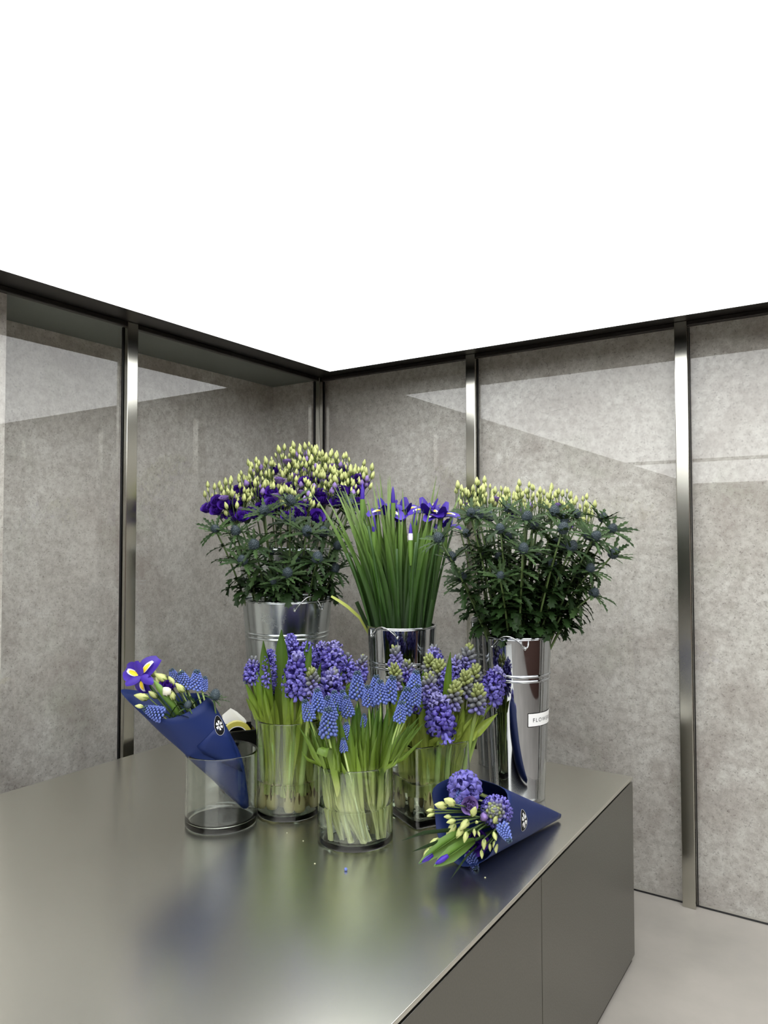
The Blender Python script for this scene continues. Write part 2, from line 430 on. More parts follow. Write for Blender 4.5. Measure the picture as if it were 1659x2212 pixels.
# light boxes hanging under the soffit
for k, (y0, y1, lab) in enumerate(((-1.95, 3.137, 'huge glowing white light box filling the ceiling'), (-6.1, -2.35, 'second glowing light box, further back behind the viewer'))):
    t = thing('ceiling_light_box', lab, 'ceiling light', (-0.1, (y0 + y1) / 2, ZS))
    o3 = t.location
    x0, x1 = -2.426, 2.2
    link('diffuser', MB().box((x0 + 0.004, y0 + 0.004, ZL), (x1 - 0.004, y1 - 0.004, ZL + 0.012)).mesh('diffuser', M['diffuser'], False, o3), t)
    fr = MB()
    for a, b in (((x0, y0), (x0 + 0.004, y1)), ((x1 - 0.004, y0), (x1, y1)), ((x0, y0), (x1, y0 + 0.004)), ((x0, y1 - 0.004), (x1, y1))):
        fr.box((a[0], a[1], ZL - 0.001), (b[0], b[1], ZS))
    link('frame', fr.mesh('frame', M['soffit'], False, o3), t)

# ------------------------------------------------------------------ counter
ZT = 0.706
TX0, TX1, TY1 = -2.663, -0.78, 2.947
SEAMS = [TY1, 1.985, 1.023, 0.061]
wt = link('worktop', MB().box((TX0, SEAMS[-1], ZT - 0.012), (TX1, TY1, ZT)).mesh('worktop', M['top'], False))
bevel(wt, 0.0015); tag(wt, 'wide matt stainless steel worktop carrying the flowers', 'worktop')
CL = ['steel base cabinet at the far end under the worktop', 'steel base cabinet in the middle under the worktop', 'steel base cabinet nearest the viewer under the worktop']
for k in range(3):
    y1, y0 = SEAMS[k], SEAMS[k + 1]
    t = thing('base_cabinet', CL[k], 'cabinet', (TX1 - 0.9, (y0 + y1) / 2, 0), 'steel cabinets under the worktop'); o3 = t.location
    link('carcass', MB().box((TX0 + 0.02, y0 + 0.002, 0.02), (TX1 - 0.021, y1 - 0.002, ZT - 0.0125)).mesh('carcass', M['black'], False, o3), t)
    for xa, xb in ((TX1 - 0.02, TX1), (TX0, TX0 + 0.0195)):
        d = link('door', MB().box((xa, y0 + 0.0022, 0.022), (xb, y1 - (0.0022 if k else 0), ZT - 0.019)).mesh('door', M['door'], False, o3), t); bevel(d, 0.0012)
    if k == 0:
        e = link('end_panel', MB().box((TX0 + 0.02, y1 - 0.0019, 0.022), (TX1 - 0.0205, y1, ZT - 0.019)).mesh('end_panel', M['door'], False, o3), t)
    link('plinth', MB().box((TX0 + 0.012, y0 + 0.002, 0), (TX1 - 0.008, y1 - 0.012 * (k == 0), 0.0215)).mesh('plinth', M['black'], False, o3), t)


# ------------------------------------------------------------------ buckets
def bucket(label, cx, cy, rb, rt, h, m, rib=0.2, seam_a=None, ears=(0.6,), handle=None):
    t = thing('flower_bucket', label, 'bucket', (cx, cy, ZT)); n = 64; wl = 0.003
    R = lambda z: rb + (rt - rb) * z / h
    prof = [(0, 0.012), (R(0) - 0.006, 0.012), (R(0) - 0.002, 0.0), (R(0), 0.0), (R(0) + 0.002, 0.004), (R(0), 0.010), (R(0.012), 0.012), (R(0.02), 0.02)]
    zr = h * (1 - rib)
    for z in (0.25, 0.5, 0.75): prof.append((R(zr * z), zr * z))
    prof += [(R(zr), zr), (R(h - 0.012), h - 0.012), (R(h - 0.006), h - 0.006), (R(h - 0.006), h - 0.006), (R(h - 0.006) - wl, h - 0.006), (R(h - 0.006) - wl, h - 0.006), (R(h - 0.012) - wl, h - 0.012), (R(0.03) - wl, 0.03), (R(0.014) - wl, 0.014), (R(0.014) - wl, 0.014), (0, 0.014)]
    link('body', MB().lathe(prof, n).mesh('body', m, True, recalc=True), t)
    link('rim', MB().lathe([(rt - 0.003 + 0.0045 * cos(a), h - 0.004 + 0.0045 * sin(a)) for a in (k * pi / 4 for k in range(9))], n).mesh('rim', m, True, recalc=True), t)
    for dz in (0.0, 0.017):
        zz = zr - dz
        link('rib', MB().lathe([(R(zz) - 0.001 + 0.0042 * cos(a), zz + 0.0055 * sin(a)) for a in (k * pi / 5 for k in range(11))], n).mesh('rib', m, True, recalc=True), t)
    if seam_a is not None:
        s = MB()
        for z0, z1 in ((0.012, zr - 0.024), (zr + 0.007, h - 0.009)):
            pp = []
            for da in (-0.02, 0.02):
                for z in (z0, z1): pp.append(V(((R(z) + 0.0012) * cos(seam_a + da), (R(z) + 0.0012) * sin(seam_a + da), z)))
            i = s.ring(pp); s.face(i[0], i[2], i[3], i[1])
        link('seam', s.mesh('seam', m), t)
    for a in ears:
        zz = h - 0.036
        c = V((R(zz) * cos(a), R(zz) * sin(a), zz)); rd = V((cos(a), sin(a), 0)); td = V((-sin(a), cos(a), 0))
        link('ear', MB().tube([c - td * 0.014 + ZU * 0.026, c - td * 0.012 + ZU * 0.006 + rd * 0.002, c - ZU * 0.006 + rd * 0.005, c + td * 0.012 + ZU * 0.006 + rd * 0.002, c + td * 0.014 + ZU * 0.026], 0.0024, 6).mesh('ear', M['wire']), t)
    if handle:
        a0, a1, rise = handle; pts = []
        for k in range(13):
            q = k / 12; a = a0 + (a1 - a0) * q; zz = h - 0.036 + sin(pi * q) * rise
            rr = R(min(zz, h)) + 0.007 + 0.004 * sin(pi * q); pts.append(V((rr * cos(a), rr * sin(a), zz)))
        link('handle', MB().tube(pts, 0.0026, 6).mesh('handle', M['wire']), t)
        for p in (pts[0], pts[-1]): link('handle_knob', MB().lathe([(0, -0.006), (0.005, -0.003), (0.006, 0), (0.005, 0.003), (0, 0.006)], 10, p).mesh('handle_knob', M['wire']), t)
    return t


AV = math.atan2(-FH.y, -FH.x)   # angle that faces the viewer


def facing(deg):  # deg to the right of the viewer-facing side, as seen in the picture
    return AV + radians(deg)


BKR, BKM, BKL, BKBL, BKBR = V((-1.075, 2.509, ZT)), V((-1.554, 2.482, ZT)), V((-2.031, 2.341, ZT)), V((-2.357, 2.708, ZT)), V((-1.281, 2.832, ZT))
b_r = bucket('shiny tall bucket of thistles bearing a white FLOWERS sticker', BKR.x, BKR.y, 0.0977, 0.1256, 0.585, M['chrome'], 0.235, facing(36), (facing(3),), (facing(-51), facing(3), 0.042))
bucket('galvanised bucket of green iris leaves in the middle', BKM.x, BKM.y, 0.104, 0.138, 0.59, M['chrome'], 0.24, None, (facing(-57),), (facing(-57), facing(-8), 0.04))
bucket('cloudy wide galvanised bucket of thistles on the left', BKL.x, BKL.y, 0.112, 0.188, 0.684, M['galv'], 0.2, facing(32), (facing(54),), (facing(16), facing(54), 0.055))
bucket('large rear galvanised bucket of purple lisianthus', BKBL.x, BKBL.y, 0.162, 0.228, 0.887, M['galv'], 0.2, None, (facing(-80),), (facing(-100), facing(-62), 0.03))
bucket('narrow rear bucket of budding lisianthus behind the shiny bucket', BKBR.x, BKBR.y, 0.0977, 0.128, 0.6, M['chrome'], 0.235, None, (facing(-70),), None)

# FLOWERS sticker wrapped on the shiny bucket
zl = zat(1141, 1551, 2.66) - ZT
rl = lambda z: 0.0977 + (0.1256 - 0.0977) * z / 0.585


def patch(a0, a1, z0, z1, off, n=24):
    q = MB(); prev = None
    for k in range(n + 1):
        a = a0 + (a1 - a0) * k / n
        r0 = [V(((rl(z) + o) * cos(a), (rl(z) + o) * sin(a), z)) for z, o in ((z0, 0.0002), (z0, off), (z1, off), (z1, 0.0002))]
        rg = q.ring(r0)
        if prev: q.bridge(prev, rg, False)
        else: q.face(*rg)
        prev = rg
    q.face(*prev[::-1]); return q


LB0, LB1 = facing(10), facing(98)
st = link('sticker', patch(LB0 - 0.02, LB1 + 0.02, zl - 0.0245, zl + 0.0245, 0.0008).mesh('sticker_border', M['sticker'], False, recalc=True), b_r)
link('sticker_face', patch(LB0, LB1, zl - 0.022, zl + 0.022, 0.0013).mesh('sticker_face', M['white'], False, recalc=True), st)


def text_mesh(txt, size, fn, m, name):
    cu = bpy.data.curves.new(name, 'FONT'); cu.body = txt; cu.size = size; cu.align_x = 'LEFT'; cu.space_character = 1.28; cu.resolution_u = 4
    ob = bpy.data.objects.new(name, cu); COL.objects.link(ob); dg = bpy.context.evaluated_depsgraph_get(); dg.update()
    src = ob.evaluated_get(dg).to_mesh(); vs = [fn(v.co) for v in src.vertices]; fs = [tuple(p.vertices) for p in src.polygons]
    ob.evaluated_get(dg).to_mesh_clear(); bpy.data.objects.remove(ob); bpy.data.curves.remove(cu)
    me = bpy.data.meshes.new(name); me.from_pydata(vs, [], fs); me.materials.append(m); me.update(); return me


def wrap_txt(c):
    z = zl - 0.0075 + c.y; a = facing(18.5) + c.x / (rl(zl) + 0.001); r = rl(z) + 0.0017; return (r * cos(a), r * sin(a), z)


link('lettering', text_mesh('FLOWERS', 0.0195, wrap_txt, M['sticker'], 'lettering'), st)


# ------------------------------------------------------------------ glass vases
def cyl_vase(label, c, r, h, water_z):
    t = thing('cylinder_vase', label, 'vase', (c.x, c.y, ZT)); th = 0.0045
    prof = [(0, 0.0), (r - 0.006, 0.0), (r - 0.001, 0.003), (r, 0.008), (r, 0.012), (r, h * 0.5), (r, h - 0.008), (r, h - 0.003), (r - 0.001, h - 0.0006), (r - th / 2, h), (r - th + 0.001, h - 0.0006), (r - th, h - 0.003), (r - th, h - 0.008), (r - th, 0.04), (r - th, 0.03), (r - th - 0.004, 0.019), (r * 0.82, 0.0125), (r * 0.5, 0.011), (0, 0.010)]
    link('glass_body', MB().lathe(prof, 72).mesh('glass_body', M['glass'], True, recalc=True), t)
    if water_z:
        wz = water_z - ZT; ri = r - th + 0.0006
        prof = [(0, 0.0096), (r * 0.5, 0.0106), (r * 0.82, 0.0121), (ri - 0.004, 0.0186), (ri, 0.03), (ri, 0.04), (ri, wz - 0.006), (ri, wz), (ri, wz), (ri - 0.001, wz), (ri - 0.006, wz - 0.0012), (ri * 0.8, wz - 0.0014), (0, wz - 0.0014)]
        link('water', MB().lathe(prof, 72).mesh('water', M['water'], True, recalc=True), t)
    return t


V1, V2, V3 = V((-1.792, 1.738, ZT)), V((-1.669, 1.932, ZT)), V((-1.348, 1.877, ZT))
hd = lambda c, r: sqrt(c.x ** 2 + c.y ** 2) - r
cyl_vase('dry glass cylinder holding the leaning wrapped bouquet', V1, 0.1163, 0.236, None)
W2 = zat(625, 1699, hd(V2, 0.109)); W3 = zat(768, 1757, hd(V3, 0.117))
cyl_vase('tall round glass vase of violet hyacinths standing in water', V2, 0.1085, 0.32, W2)
cyl_vase('front round glass vase of blue grape hyacinths standing in water', V3, 0.1175, 0.24, W3)

# square vase
QN, QE1, QE2, QS, QH = V((-1.215, 2.019, ZT)), V((0.496, 0.868, 0)).normalized(), V((-0.868, 0.496, 0)).normalized(), 0.22, 0.261
QC = QN + (QE1 + QE2) * QS / 2


def rsq(s, rad, z, n=5):
    out = []
    for k, (sx, sy) in enumerate(((1, 1), (-1, 1), (-1, -1), (1, -1))):
        for j in range(n + 1):
            a = pi / 2 * (k + j / n); x = sx * (s / 2 - rad) + rad * cos(a); y = sy * (s / 2 - rad) + rad * sin(a)
            out.append(QE1 * x + QE2 * y + ZU * z)
    return out


def loft(rings):
    q = MB(); prev = None
    for r in rings:
        rg = q.ring(r)
        if prev: q.bridge(prev, rg)
        else: q.face(*rg[::-1])
        prev = rg
    q.face(*prev); return q


t = thing('square_vase', 'square glass vase with rounded corners full of budding hyacinths', 'vase', QC)
link('glass_body', loft([rsq(QS - 0.012, 0.02, 0), rsq(QS, 0.026, 0.006), rsq(QS, 0.026, 0.012), rsq(QS, 0.026, QH - 0.008), rsq(QS, 0.026, QH - 0.002), rsq(QS - 0.004, 0.024, QH), rsq(QS - 0.010, 0.022, QH - 0.002), rsq(QS - 0.010, 0.022, QH - 0.008), rsq(QS - 0.010, 0.022, 0.04), rsq(QS - 0.010, 0.022, 0.03), rsq(QS - 0.04, 0.016, 0.02)]).mesh('glass_body', M['glass'], True, recalc=True), t)
WQ = zat(905, 1700, hd(QN, 0)) - ZT
link('water', loft([rsq(QS - 0.039, 0.016, 0.0196), rsq(QS - 0.0088, 0.022, 0.03), rsq(QS - 0.0088, 0.022, 0.04), rsq(QS - 0.0088, 0.022, WQ - 0.006), rsq(QS - 0.0088, 0.022, WQ), rsq(QS - 0.0088, 0.022, WQ), rsq(QS - 0.012, 0.021, WQ - 0.0008), rsq(QS - 0.03, 0.02, WQ - 0.001)]).mesh('water', M['water'], True, recalc=True), t)


# ------------------------------------------------------------------ shared flower pieces
def bud_prof(l, r): return [(0, 0), (r * 0.5, l * 0.05), (r * 0.95, l * 0.3), (r, l * 0.6), (r * 0.62, l * 0.88), (0, l)]


HY_BUD = {k: MB().lathe(bud_prof(0.030, 0.0078), 7).mesh('hyacinth_bud', M[k]) for k in ('bud_g', 'bud_s', 'bud_l', 'open_d')}


def open_floret(m):
    q = MB(); q.lathe([(0.0018, 0), (0.0058, 0.004), (0.0062, 0.014), (0.0085, 0.020)], 6)
    for k in range(6):
        a = 2 * pi * k / 6 + U(-0.1, 0.1); rd = V((cos(a), sin(a), 0)); td = V((-sin(a), cos(a), 0))
        q.leaf([rd * 0.0075 + ZU * 0.020, rd * 0.012 + ZU * 0.029, rd * 0.0195 + ZU * 0.031, rd * 0.0245 + ZU * 0.022], [0.0042, 0.0054, 0.0048, 0.0012], td, -0.5, 1)
    return q.mesh('hyacinth_floret', m)


HY_OPEN = [open_floret(M['open_v']), open_floret(M['open_v']), open_floret(M['open_d']), open_floret(M['bud_l'])]


def mus_head():
    q = MB(); n = 92; L = 0.078
    for k in range(n):
        t = 1 - sqrt(1 - (k + 0.5) / n) if k < n * 0.0 else (k + 0.5) / n
        t = t ** 0.92; a = k * 2.39996; pr = 0.0205 * (1 - 0.72 * t ** 1.6); 
        if t < 0.12: pr *= 0.8 + t * 1.6
        el = radians(-35 + 80 * t); rd = V((cos(a) * cos(el), sin(a) * cos(el), sin(el)))
        c = V((cos(a) * pr, sin(a) * pr, L * t)); sc = 1.18 - 0.55 * t
        q.mi = 1 if t > 0.86 else 0
        q.lathe([(0, -0.0055 * sc), (0.0038 * sc, -0.003 * sc), (0.0048 * sc, 0.0005 * sc), (0.0035 * sc, 0.0045 * sc), (0.0018 * sc, 0.0056 * sc), (0, 0.0050 * sc)], 6, c, rd)
    q.mi = 0; return q.mesh('grape_hyacinth_head', [M['mus'], M['mus_d']])


MUS = [mus_head() for _ in range(3)]


def lis_bud(l, r, m):
    q = MB(); n = 6; prev = None
    prof = [(0.25, 0.0), (0.75, 0.12), (1.0, 0.36), (0.86, 0.6), (0.48, 0.82), (0.12, 0.98)]
    for i, (a, z) in enumerate(prof):
        rg = q.ring([V((r * a * (1 + 0.14 * (k % 2)) * cos(2 * pi * k / n + i * 0.32), r * a * (1 + 0.14 * (k % 2)) * sin(2 * pi * k / n + i * 0.32), z * l)) for k in range(n)])
        if prev: q.bridge(prev, rg)
        prev = rg
    q.face(*prev); q.mi = 1
    for k in range(5):
        a = 2 * pi * k / 5; rd = V((cos(a), sin(a), 0)); td = V((-sin(a), cos(a), 0))
        q.leaf([rd * r * 0.3, rd * r * 0.95 + ZU * l * 0.16, rd * r * 1.12 + ZU * l * 0.42], [r * 0.25, r * 0.22, 0.0004], td, 0.2, 1)
    return q.mesh('lisianthus_bud', [m, M['lcal']])


LB = [lis_bud(0.036, 0.0088, M['lbud']), lis_bud(0.030, 0.0070, M['lbud']), lis_bud(0.042, 0.0105, M['lbud'])]
LBL = lis_bud(0.042, 0.0150, M['lil'])


def petal(q, base, dr, side, w, l, cup, n=5, k=2, frill=0.0):
    """cupped petal from base outwards along dr, bending by cup towards +Z"""
    dr = V(dr); p = V(base); pts = [p.copy()]; wd = [w * 0.3]; d = dr.copy(); ax = V(side)
    for i in range(n):
        d = (Matrix.Rotation(cup / n, 3, ax) @ d); p = p + d * (l / n); pts.append(p.copy())
        x = (i + 1) / n; wd.append(w * (sin(pi * (0.18 + 0.72 * x)) ** 0.8) if x < 1 else w * 0.42)
    q.leaf(pts, wd, side, 0.3, k); return pts


def rose(m, R=0.034):
    q = MB(); q.lathe([(0.002, -0.004), (R * 0.35, 0.002), (R * 0.5, R * 0.4)], 8)
    for ring, (cnt, r0, el, ln, w, cup) in enumerate(((5, 0.12, 32, 1.15, 0.78, 0.35), (5, 0.12, 52, 1.05, 0.7, 0.5), (4, 0.1, 66, 0.95, 0.6, 0.6), (3, 0.06, 78, 0.85, 0.45, 0.6))):
        for k in range(cnt):
            a = 2 * pi * (k + ring * 0.37) / cnt + U(-0.15, 0.15); e = radians(el + U(-6, 6)); rd = V((cos(a), sin(a), 0)); td = V((-sin(a), cos(a), 0))
            petal(q, rd * R * r0 + ZU * 0.002, rd * cos(e) + ZU * sin(e), td, R * w, R * ln, -cup, 4, 2)
    return q.mesh('lisianthus_bloom', m)


ROSE = [rose(M['lvio'], 0.042), rose(M['lvio'], 0.036)]
ROSE_L = rose(M['lil'], 0.032)


def toothed(l, w, teeth, droop, m, name, deep=0.45):
    """spiny lobed leaf along +Z, drooping towards +X"""
    q = MB(); pts = []; n = teeth * 2 + 1
    mid, lf, rg = [], [], []
    for i in range(n + 1):
        x = i / n; a = droop * x
        c = V((l * (1 - cos(a)) / max(droop, 0.01), 0, l * sin(a) / max(droop, 0.01))) if droop > 0.01 else V((0, 0, l * x))
        env = w * (0.35 + 1.3 * x) * (1 - x) ** 0.75 * 1.25 if x < 1 else 0.0
        ww = env if i % 2 else env * deep
        if i == 0: ww = w * 0.12
        fwd = V((sin(a), 0, cos(a))); up = V((-cos(a), 0, sin(a)))
        sh = fwd * (ww * 0.5 if i % 2 else 0)
        mid.append(len(q.v)); q.v.append(c)
        lf.append(len(q.v)); q.v.append(c + V((0, ww, 0)) + sh + up * ww * 0.28)
        rg.append(len(q.v)); q.v.append(c + V((0, -ww, 0)) + sh + up * ww * 0.28)
    for i in range(n):
        q.face(mid[i], mid[i + 1], lf[i + 1], lf[i]); q.face(mid[i], rg[i], rg[i + 1], mid[i + 1])
    return q.mesh(name, m, smooth=False)


E_LEAF = [toothed(0.108, 0.034, 5, 0.9, M['eleaf'], 'thistle_leaf', 0.5), toothed(0.1, 0.032, 4, 0.5, M['eleaf'], 'thistle_leaf', 0.5), toothed(0.095, 0.028, 4, 1.3, M['eleaf'], 'thistle_leaf', 0.5),
          toothed(0.095, 0.021, 4, 0.4, M['ebract'], 'thistle_leaf', 0.4), toothed(0.085, 0.019, 4, 0.9, M['eleaf'], 'thistle_leaf', 0.4)]
E_BRACT = [toothed(0.09, 0.0125, 5, 0.45, M['ebract'], 'thistle_bract', 0.42), toothed(0.082, 0.0115, 4, 0.15, M['ebract'], 'thistle_bract', 0.42), toothed(0.095, 0.0125, 5, 0.8, M['eleaf'], 'thistle_bract', 0.42)]


def thistle_head():
    q = MB(); prof = [(0.0001, -0.002), (0.013, 0.001), (0.0195, 0.011), (0.0205, 0.022), (0.0165, 0.035), (0.009, 0.044), (0, 0.048)]
    q.lathe(prof, 10); n = 96
    for k in range(n):
        t = (k + 0.5) / n; z = 0.002 + 0.045 * t; a = k * 2.39996
        r = 0
        for (r0, z0), (r1, z1) in zip(prof, prof[1:]):
            if z0 <= z <= z1: r = r0 + (r1 - r0) * (z - z0) / (z1 - z0)
        el = radians(-15 + 95 * t); d = V((cos(a) * cos(el), sin(a) * cos(el), sin(el))); c = V((cos(a) * r, sin(a) * r, z))
        x = d.orthogonal().normalized() * 0.0020; y = d.cross(x)
        i = q.ring([c + x, c + y, c - x, c - y, c + d * 0.0055])
        for j in range(4): q.face(i[j], i[(j + 1) % 4], i[4])
    return q.mesh('thistle_cone', M['ehead'], False)


E_HEAD = thistle_head()


def ell_leaf(l, w, m, name):
    q = MB(); q.leaf([V((l * 0.25 * (x * x), 0, l * x)) for x in (0, 0.2, 0.45, 0.7, 0.88, 1)], [w * y for y in (0.25, 0.8, 1, 0.75, 0.4, 0.02)], (0, 1, 0), 0.3); return q.mesh(name, m)


L_LEAF = ell_leaf(0.08, 0.017, M['lleaf'], 'lisianthus_leaf')


# ------------------------------------------------------------------ plants
def thistle(label, group, base, neck, head, size=1.0, extra=(), leaves=2, nb=11, up=None, rimz=1.3):
    """sea holly: base in the bucket, neck at the rim, head point; extra = side heads"""
    t = thing('sea_holly', label, 'flower', base, group); b = V(base)
    rel = lambda p: V(p) - b
    main = bez(rel(base), rel(neck) + V((0, 0, 0.0)), rel(head), 9)
    q = MB(); q.tube(main, [0.0052 - 0.0018 * i / 9 for i in range(10)], 6)
    heads = [(rel(head), (main[-1] - main[-2]).normalized(), size)]
    for fr, p, s in extra:
        i = int(fr * 9); mid = main[i] * 0.45 + rel(p) * 0.55 + ZU * -0.01
        br = bez(main[i], mid, rel(p), 4); q.tube(br, [0.004, 0.0037, 0.0034, 0.003, 0.003], 5); heads.append((rel(p), (br[-1] - br[-2]).normalized(), s))
    link('stem', q.mesh('stem', M['estem']), t)
    for p, d, s in heads:
        d = (d * 0.8 + (up or V((0, 0, 0.55)) - FH * U(0.25, 0.85)) + rdir() * 0.3).normalized()
        link('flower_head', E_HEAD, t, orient(p, d, rdir(), s * U(0.72, 0.92)))
        x = d.orthogonal().normalized(); y = d.cross(x); a0 = U(0, 6)
        for k in range(nb):
            a = a0 + 2 * pi * k / nb + U(-0.15, 0.15); o = x * cos(a) + y * sin(a); e = radians(U(5, 50))
            link('bract', random.choice(E_BRACT), t, orient(p + d * 0.003, o * cos(e) + d * sin(e), o * 0.2 - d, s * U(0.85, 1.2)))
    # whorls of toothed leaves
    for j in range(leaves):
        f = (0.58, 0.24, 0.76, 0.08, 0.42, 0.66)[j] + U(-0.05, 0.05); zq = (rimz - b.z) + 0.015 + f * (main[-1].z - (rimz - b.z) - 0.015)
        i = max(k for k in range(9) if main[k].z <= zq or k == 0); p = main[i].lerp(main[i + 1], max(0, min(1, (zq - main[i].z) / max(1e-4, main[i + 1].z - main[i].z)))); d = (main[i + 1] - main[i]).normalized()
        upper = f > 0.5
        x = d.orthogonal().normalized(); y = d.cross(x); a0 = U(0, 6); n = random.choice((4, 4, 5))
        for k in range(n):
            a = a0 + 2 * pi * k / n + U(-0.3, 0.3); o = x * cos(a) + y * sin(a); e = radians(U(-25, 45))
            link('leaf', random.choice(E_LEAF[3:] if upper else E_LEAF[:3]), t, orient(p, o * cos(e) + d * sin(e), o * 0.3 - d, size * U(0.7, 1.05)))
    return t


def hyacinth(label, group, base, head, L, rad, mat_, leaves, lean=None, nf=None, bulb=True, fs=1.0, stem=True, limit=None, limz=0.0):
    """head = base point of the flower spike; leaves = list of (tip, half width)"""
    t = thing('hyacinth', label, 'flower', base, group); b = V(base); hp = V(head) - b
    ax = (lean or V((U(-0.1, 0.1), U(-0.1, 0.1), 1))).normalized()
    ctrl = V((hp.x * 0.45, hp.y * 0.45, hp.z * 0.6))
    path = bez((0, 0, 0.0), ctrl, hp, 7) + [hp + ax * L * x for x in (0.35, 0.7, 0.95)]
    if stem: link('stem', MB().tube(path, [0.0095] * 6 + [0.008, 0.007, 0.006, 0.0045, 0.002], 7).mesh('stem', M['hy_stem']), t)
    n = nf or int(17 + 170 * L + 10 * (mat_ < 0.6)); x = ax.orthogonal().normalized(); y = ax.cross(x)
    for k in range(n):
        q = (k + 0.5) / n; a = k * 2.39996 + U(-0.1, 0.1); o = x * cos(a) + y * sin(a)
        el = radians(-18 + 92 * q ** 1.25 + U(-6, 6)); d = (o * cos(el) + ax * sin(el)).normalized()
        p = hp + ax * (L * (q * 0.93)) + o * 0.004
        s = rad / 0.031 * (1.0 - 0.40 * q ** 2) * U(0.9, 1.12) * fs
        v = mat_ * 1.35 - q + U(-0.1, 0.1)
        if v > 0.42: me = random.choice(HY_OPEN[:3])
        elif v > 0.24: me = HY_OPEN[3] if random.random() < 0.35 else HY_BUD['open_d' if mat_ > 0.8 else 'bud_l']
        elif v > 0.06: me = HY_BUD['bud_l']
        elif v > -0.22: me = HY_BUD['bud_s']
        else: me = HY_BUD['bud_g']
        if me is HY_BUD['bud_g'] or me is HY_BUD['bud_s']: s *= 1.22
        link('floret', me, t, orient(p, d, rdir(), s))
    for tip, hw in leaves:
        tp = V(tip) - b; a = U(0, 6.28); st_ = V((cos(a) * 0.014, sin(a) * 0.014, 0.05))
        pts = bez(st_, V((tp.x * 0.3, tp.y * 0.3, tp.z * 0.55)), tp, 10)
        if limit is not None:
            mid = pts[5] + b; mid = limit(mid) - b; pts = [(limit(p_ + b) - b) if p_.z + b.z < limz else p_ for p_ in thru(st_, mid, tp, 10)]
        prof = (0.78, 0.86, 0.9, 0.92, 0.94, 0.96, 1.0, 1.02, 0.98, 0.68, 0.05)
        side = RH + FH * U(-0.5, 0.5)
        link('leaf', MB().leaf(pts, [hw * z for z in prof], side, random.choice((-0.75, -0.6, 0.6, -0.5))).mesh('leaf', M['hy_leaf']), t)
    if bulb:
        rr = U(0.016, 0.021); hb = U(0.06, 0.085)
        bl = link('bulb', MB().lathe([(0, -0.002), (rr * 0.7, 0.0), (rr, hb * 0.2), (rr * 0.95, hb * 0.5), (rr * 0.66, hb * 0.85), (rr * 0.45, hb)], 9).mesh('bulb', M['bulb']), t)
        sk = MB()
        for k in range(2):
            a = AV + U(-1.2, 1.2); o = V((cos(a), sin(a), 0)); sk.leaf([o * rr * 0.95 + ZU * hb * 0.45, o * rr * 0.85 + ZU * hb * 0.75, o * rr * 1.1 + ZU * hb * U(0.9, 1.1)], [0.0012, 0.0035, 0.001], V((-sin(a), cos(a), 0)), 0.3, 1)
        link('dry_skin', sk.mesh('dry_skin', M['bulb_b']), bl)
    return t


# ---- tall round vase: violet hyacinths
D2 = 2.497
HY2 = [  # centre px, py, length px, radius px, maturity, depth offset
    (546, 1446, 46, 17, 0.75, 0.0), (579, 1440, 76, 15, 1.05, -0.01), (630, 1398, 46, 16, 1.1, 0.09), (638, 1455, 80, 25, 0.85, -0.06),
    (662, 1420, 50, 20, 1.1, 0.05), (692, 1408, 40, 15, 0.85, 0.10), (714, 1424, 62, 25, 0.8, 0.03), (748, 1440, 46, 18, 0.72, 0.05), (775, 1441, 46, 15, 0.6, 0.06),
    (673, 1474, 56, 18, 0.42, -0.07), (713, 1478, 52, 25, 0.72, -0.02), (604, 1470, 50, 16, 1.0, 0.05)]
LF2 = [(569, 1384, 14), (608, 1360, 15), (606, 1380, 12), (615, 1454, 8), (554, 1448, 9), (567, 1458, 9), (665, 1382, 9), (673, 1391, 9), (744, 1409, 9), (757, 1421, 8), (673, 1431, 12), (740, 1450, 11),
       (752, 1444, 12), (693, 1431, 8), (640, 1480, 10), (590, 1480, 9), (690, 1500, 10)]


def adj(c, R, p):  # keep a base point inside a vase
    d = V((p.x - c.x, p.y - c.y, 0)); return V((c.x, c.y, p.z)) + (d if d.length < R else d * (R / d.length))


def words(m):
    return 'deep violet open' if m > 1.0 else 'violet' if m > 0.8 else 'violet grey-tipped' if m > 0.65 else 'grey-lilac half-open' if m > 0.45 else 'grey-green budding' if m > 0.25 else 'green tight-budded'


def hy_group(specs, leaf_specs, D0, centre, Rin, zb, group, where, inside, limz):
    order = sorted(range(len(specs)), key=lambda i: specs[i][0])
    owner = {}
    for lx, ly, lw in leaf_specs:
        i = min(range(len(specs)), key=lambda i: abs(specs[i][0] - lx) + 30 * len(owner.get(i, [])))
        owner.setdefault(i, []).append((lx, ly, lw))
    for rank, i in enumerate(order):
        px, py, lp, rp, m, dd = specs[i]; D = D0 + dd; s = D / FPX
        hb = W(px, py + lp * 0.5, D); off = hb - V((centre.x, centre.y, hb.z)); off.z = 0
        base = inside(off * 0.62 + RH * U(-0.012, 0.012) + FH * U(-0.02, 0.02)); base.z = zb
        lv = []
        for lx, ly, lw in owner.get(i, []):
            lv.append((W(lx, ly, D - 0.015 + U(-0.02, 0.02)), lw * s * 1.05))
        for _ in range(6):
            lv.append((W(px + U(-20, 20), py + lp * 0.5 + U(0, 46), D + U(-0.03, 0.035)), U(0.013, 0.018)))
        lean = V((off.x * 0.9, off.y * 0.9, 1)) + RH * U(-0.12, 0.12)
        hyacinth('%s hyacinth in the %s, %s flower head from the left' % (words(m), where, ORD[rank]), group, base, hb, lp * s, rp * s, m, lv, lean, limit=lambda p: inside(V((p.x - centre.x, p.y - centre.y, 0)) * 0.95) + ZU * p.z, limz=limz)


def in_cyl(c, R):
    def f(o):
        return V((c.x, c.y, 0)) + (o if o.length < R else o * (R / o.length))
    return f


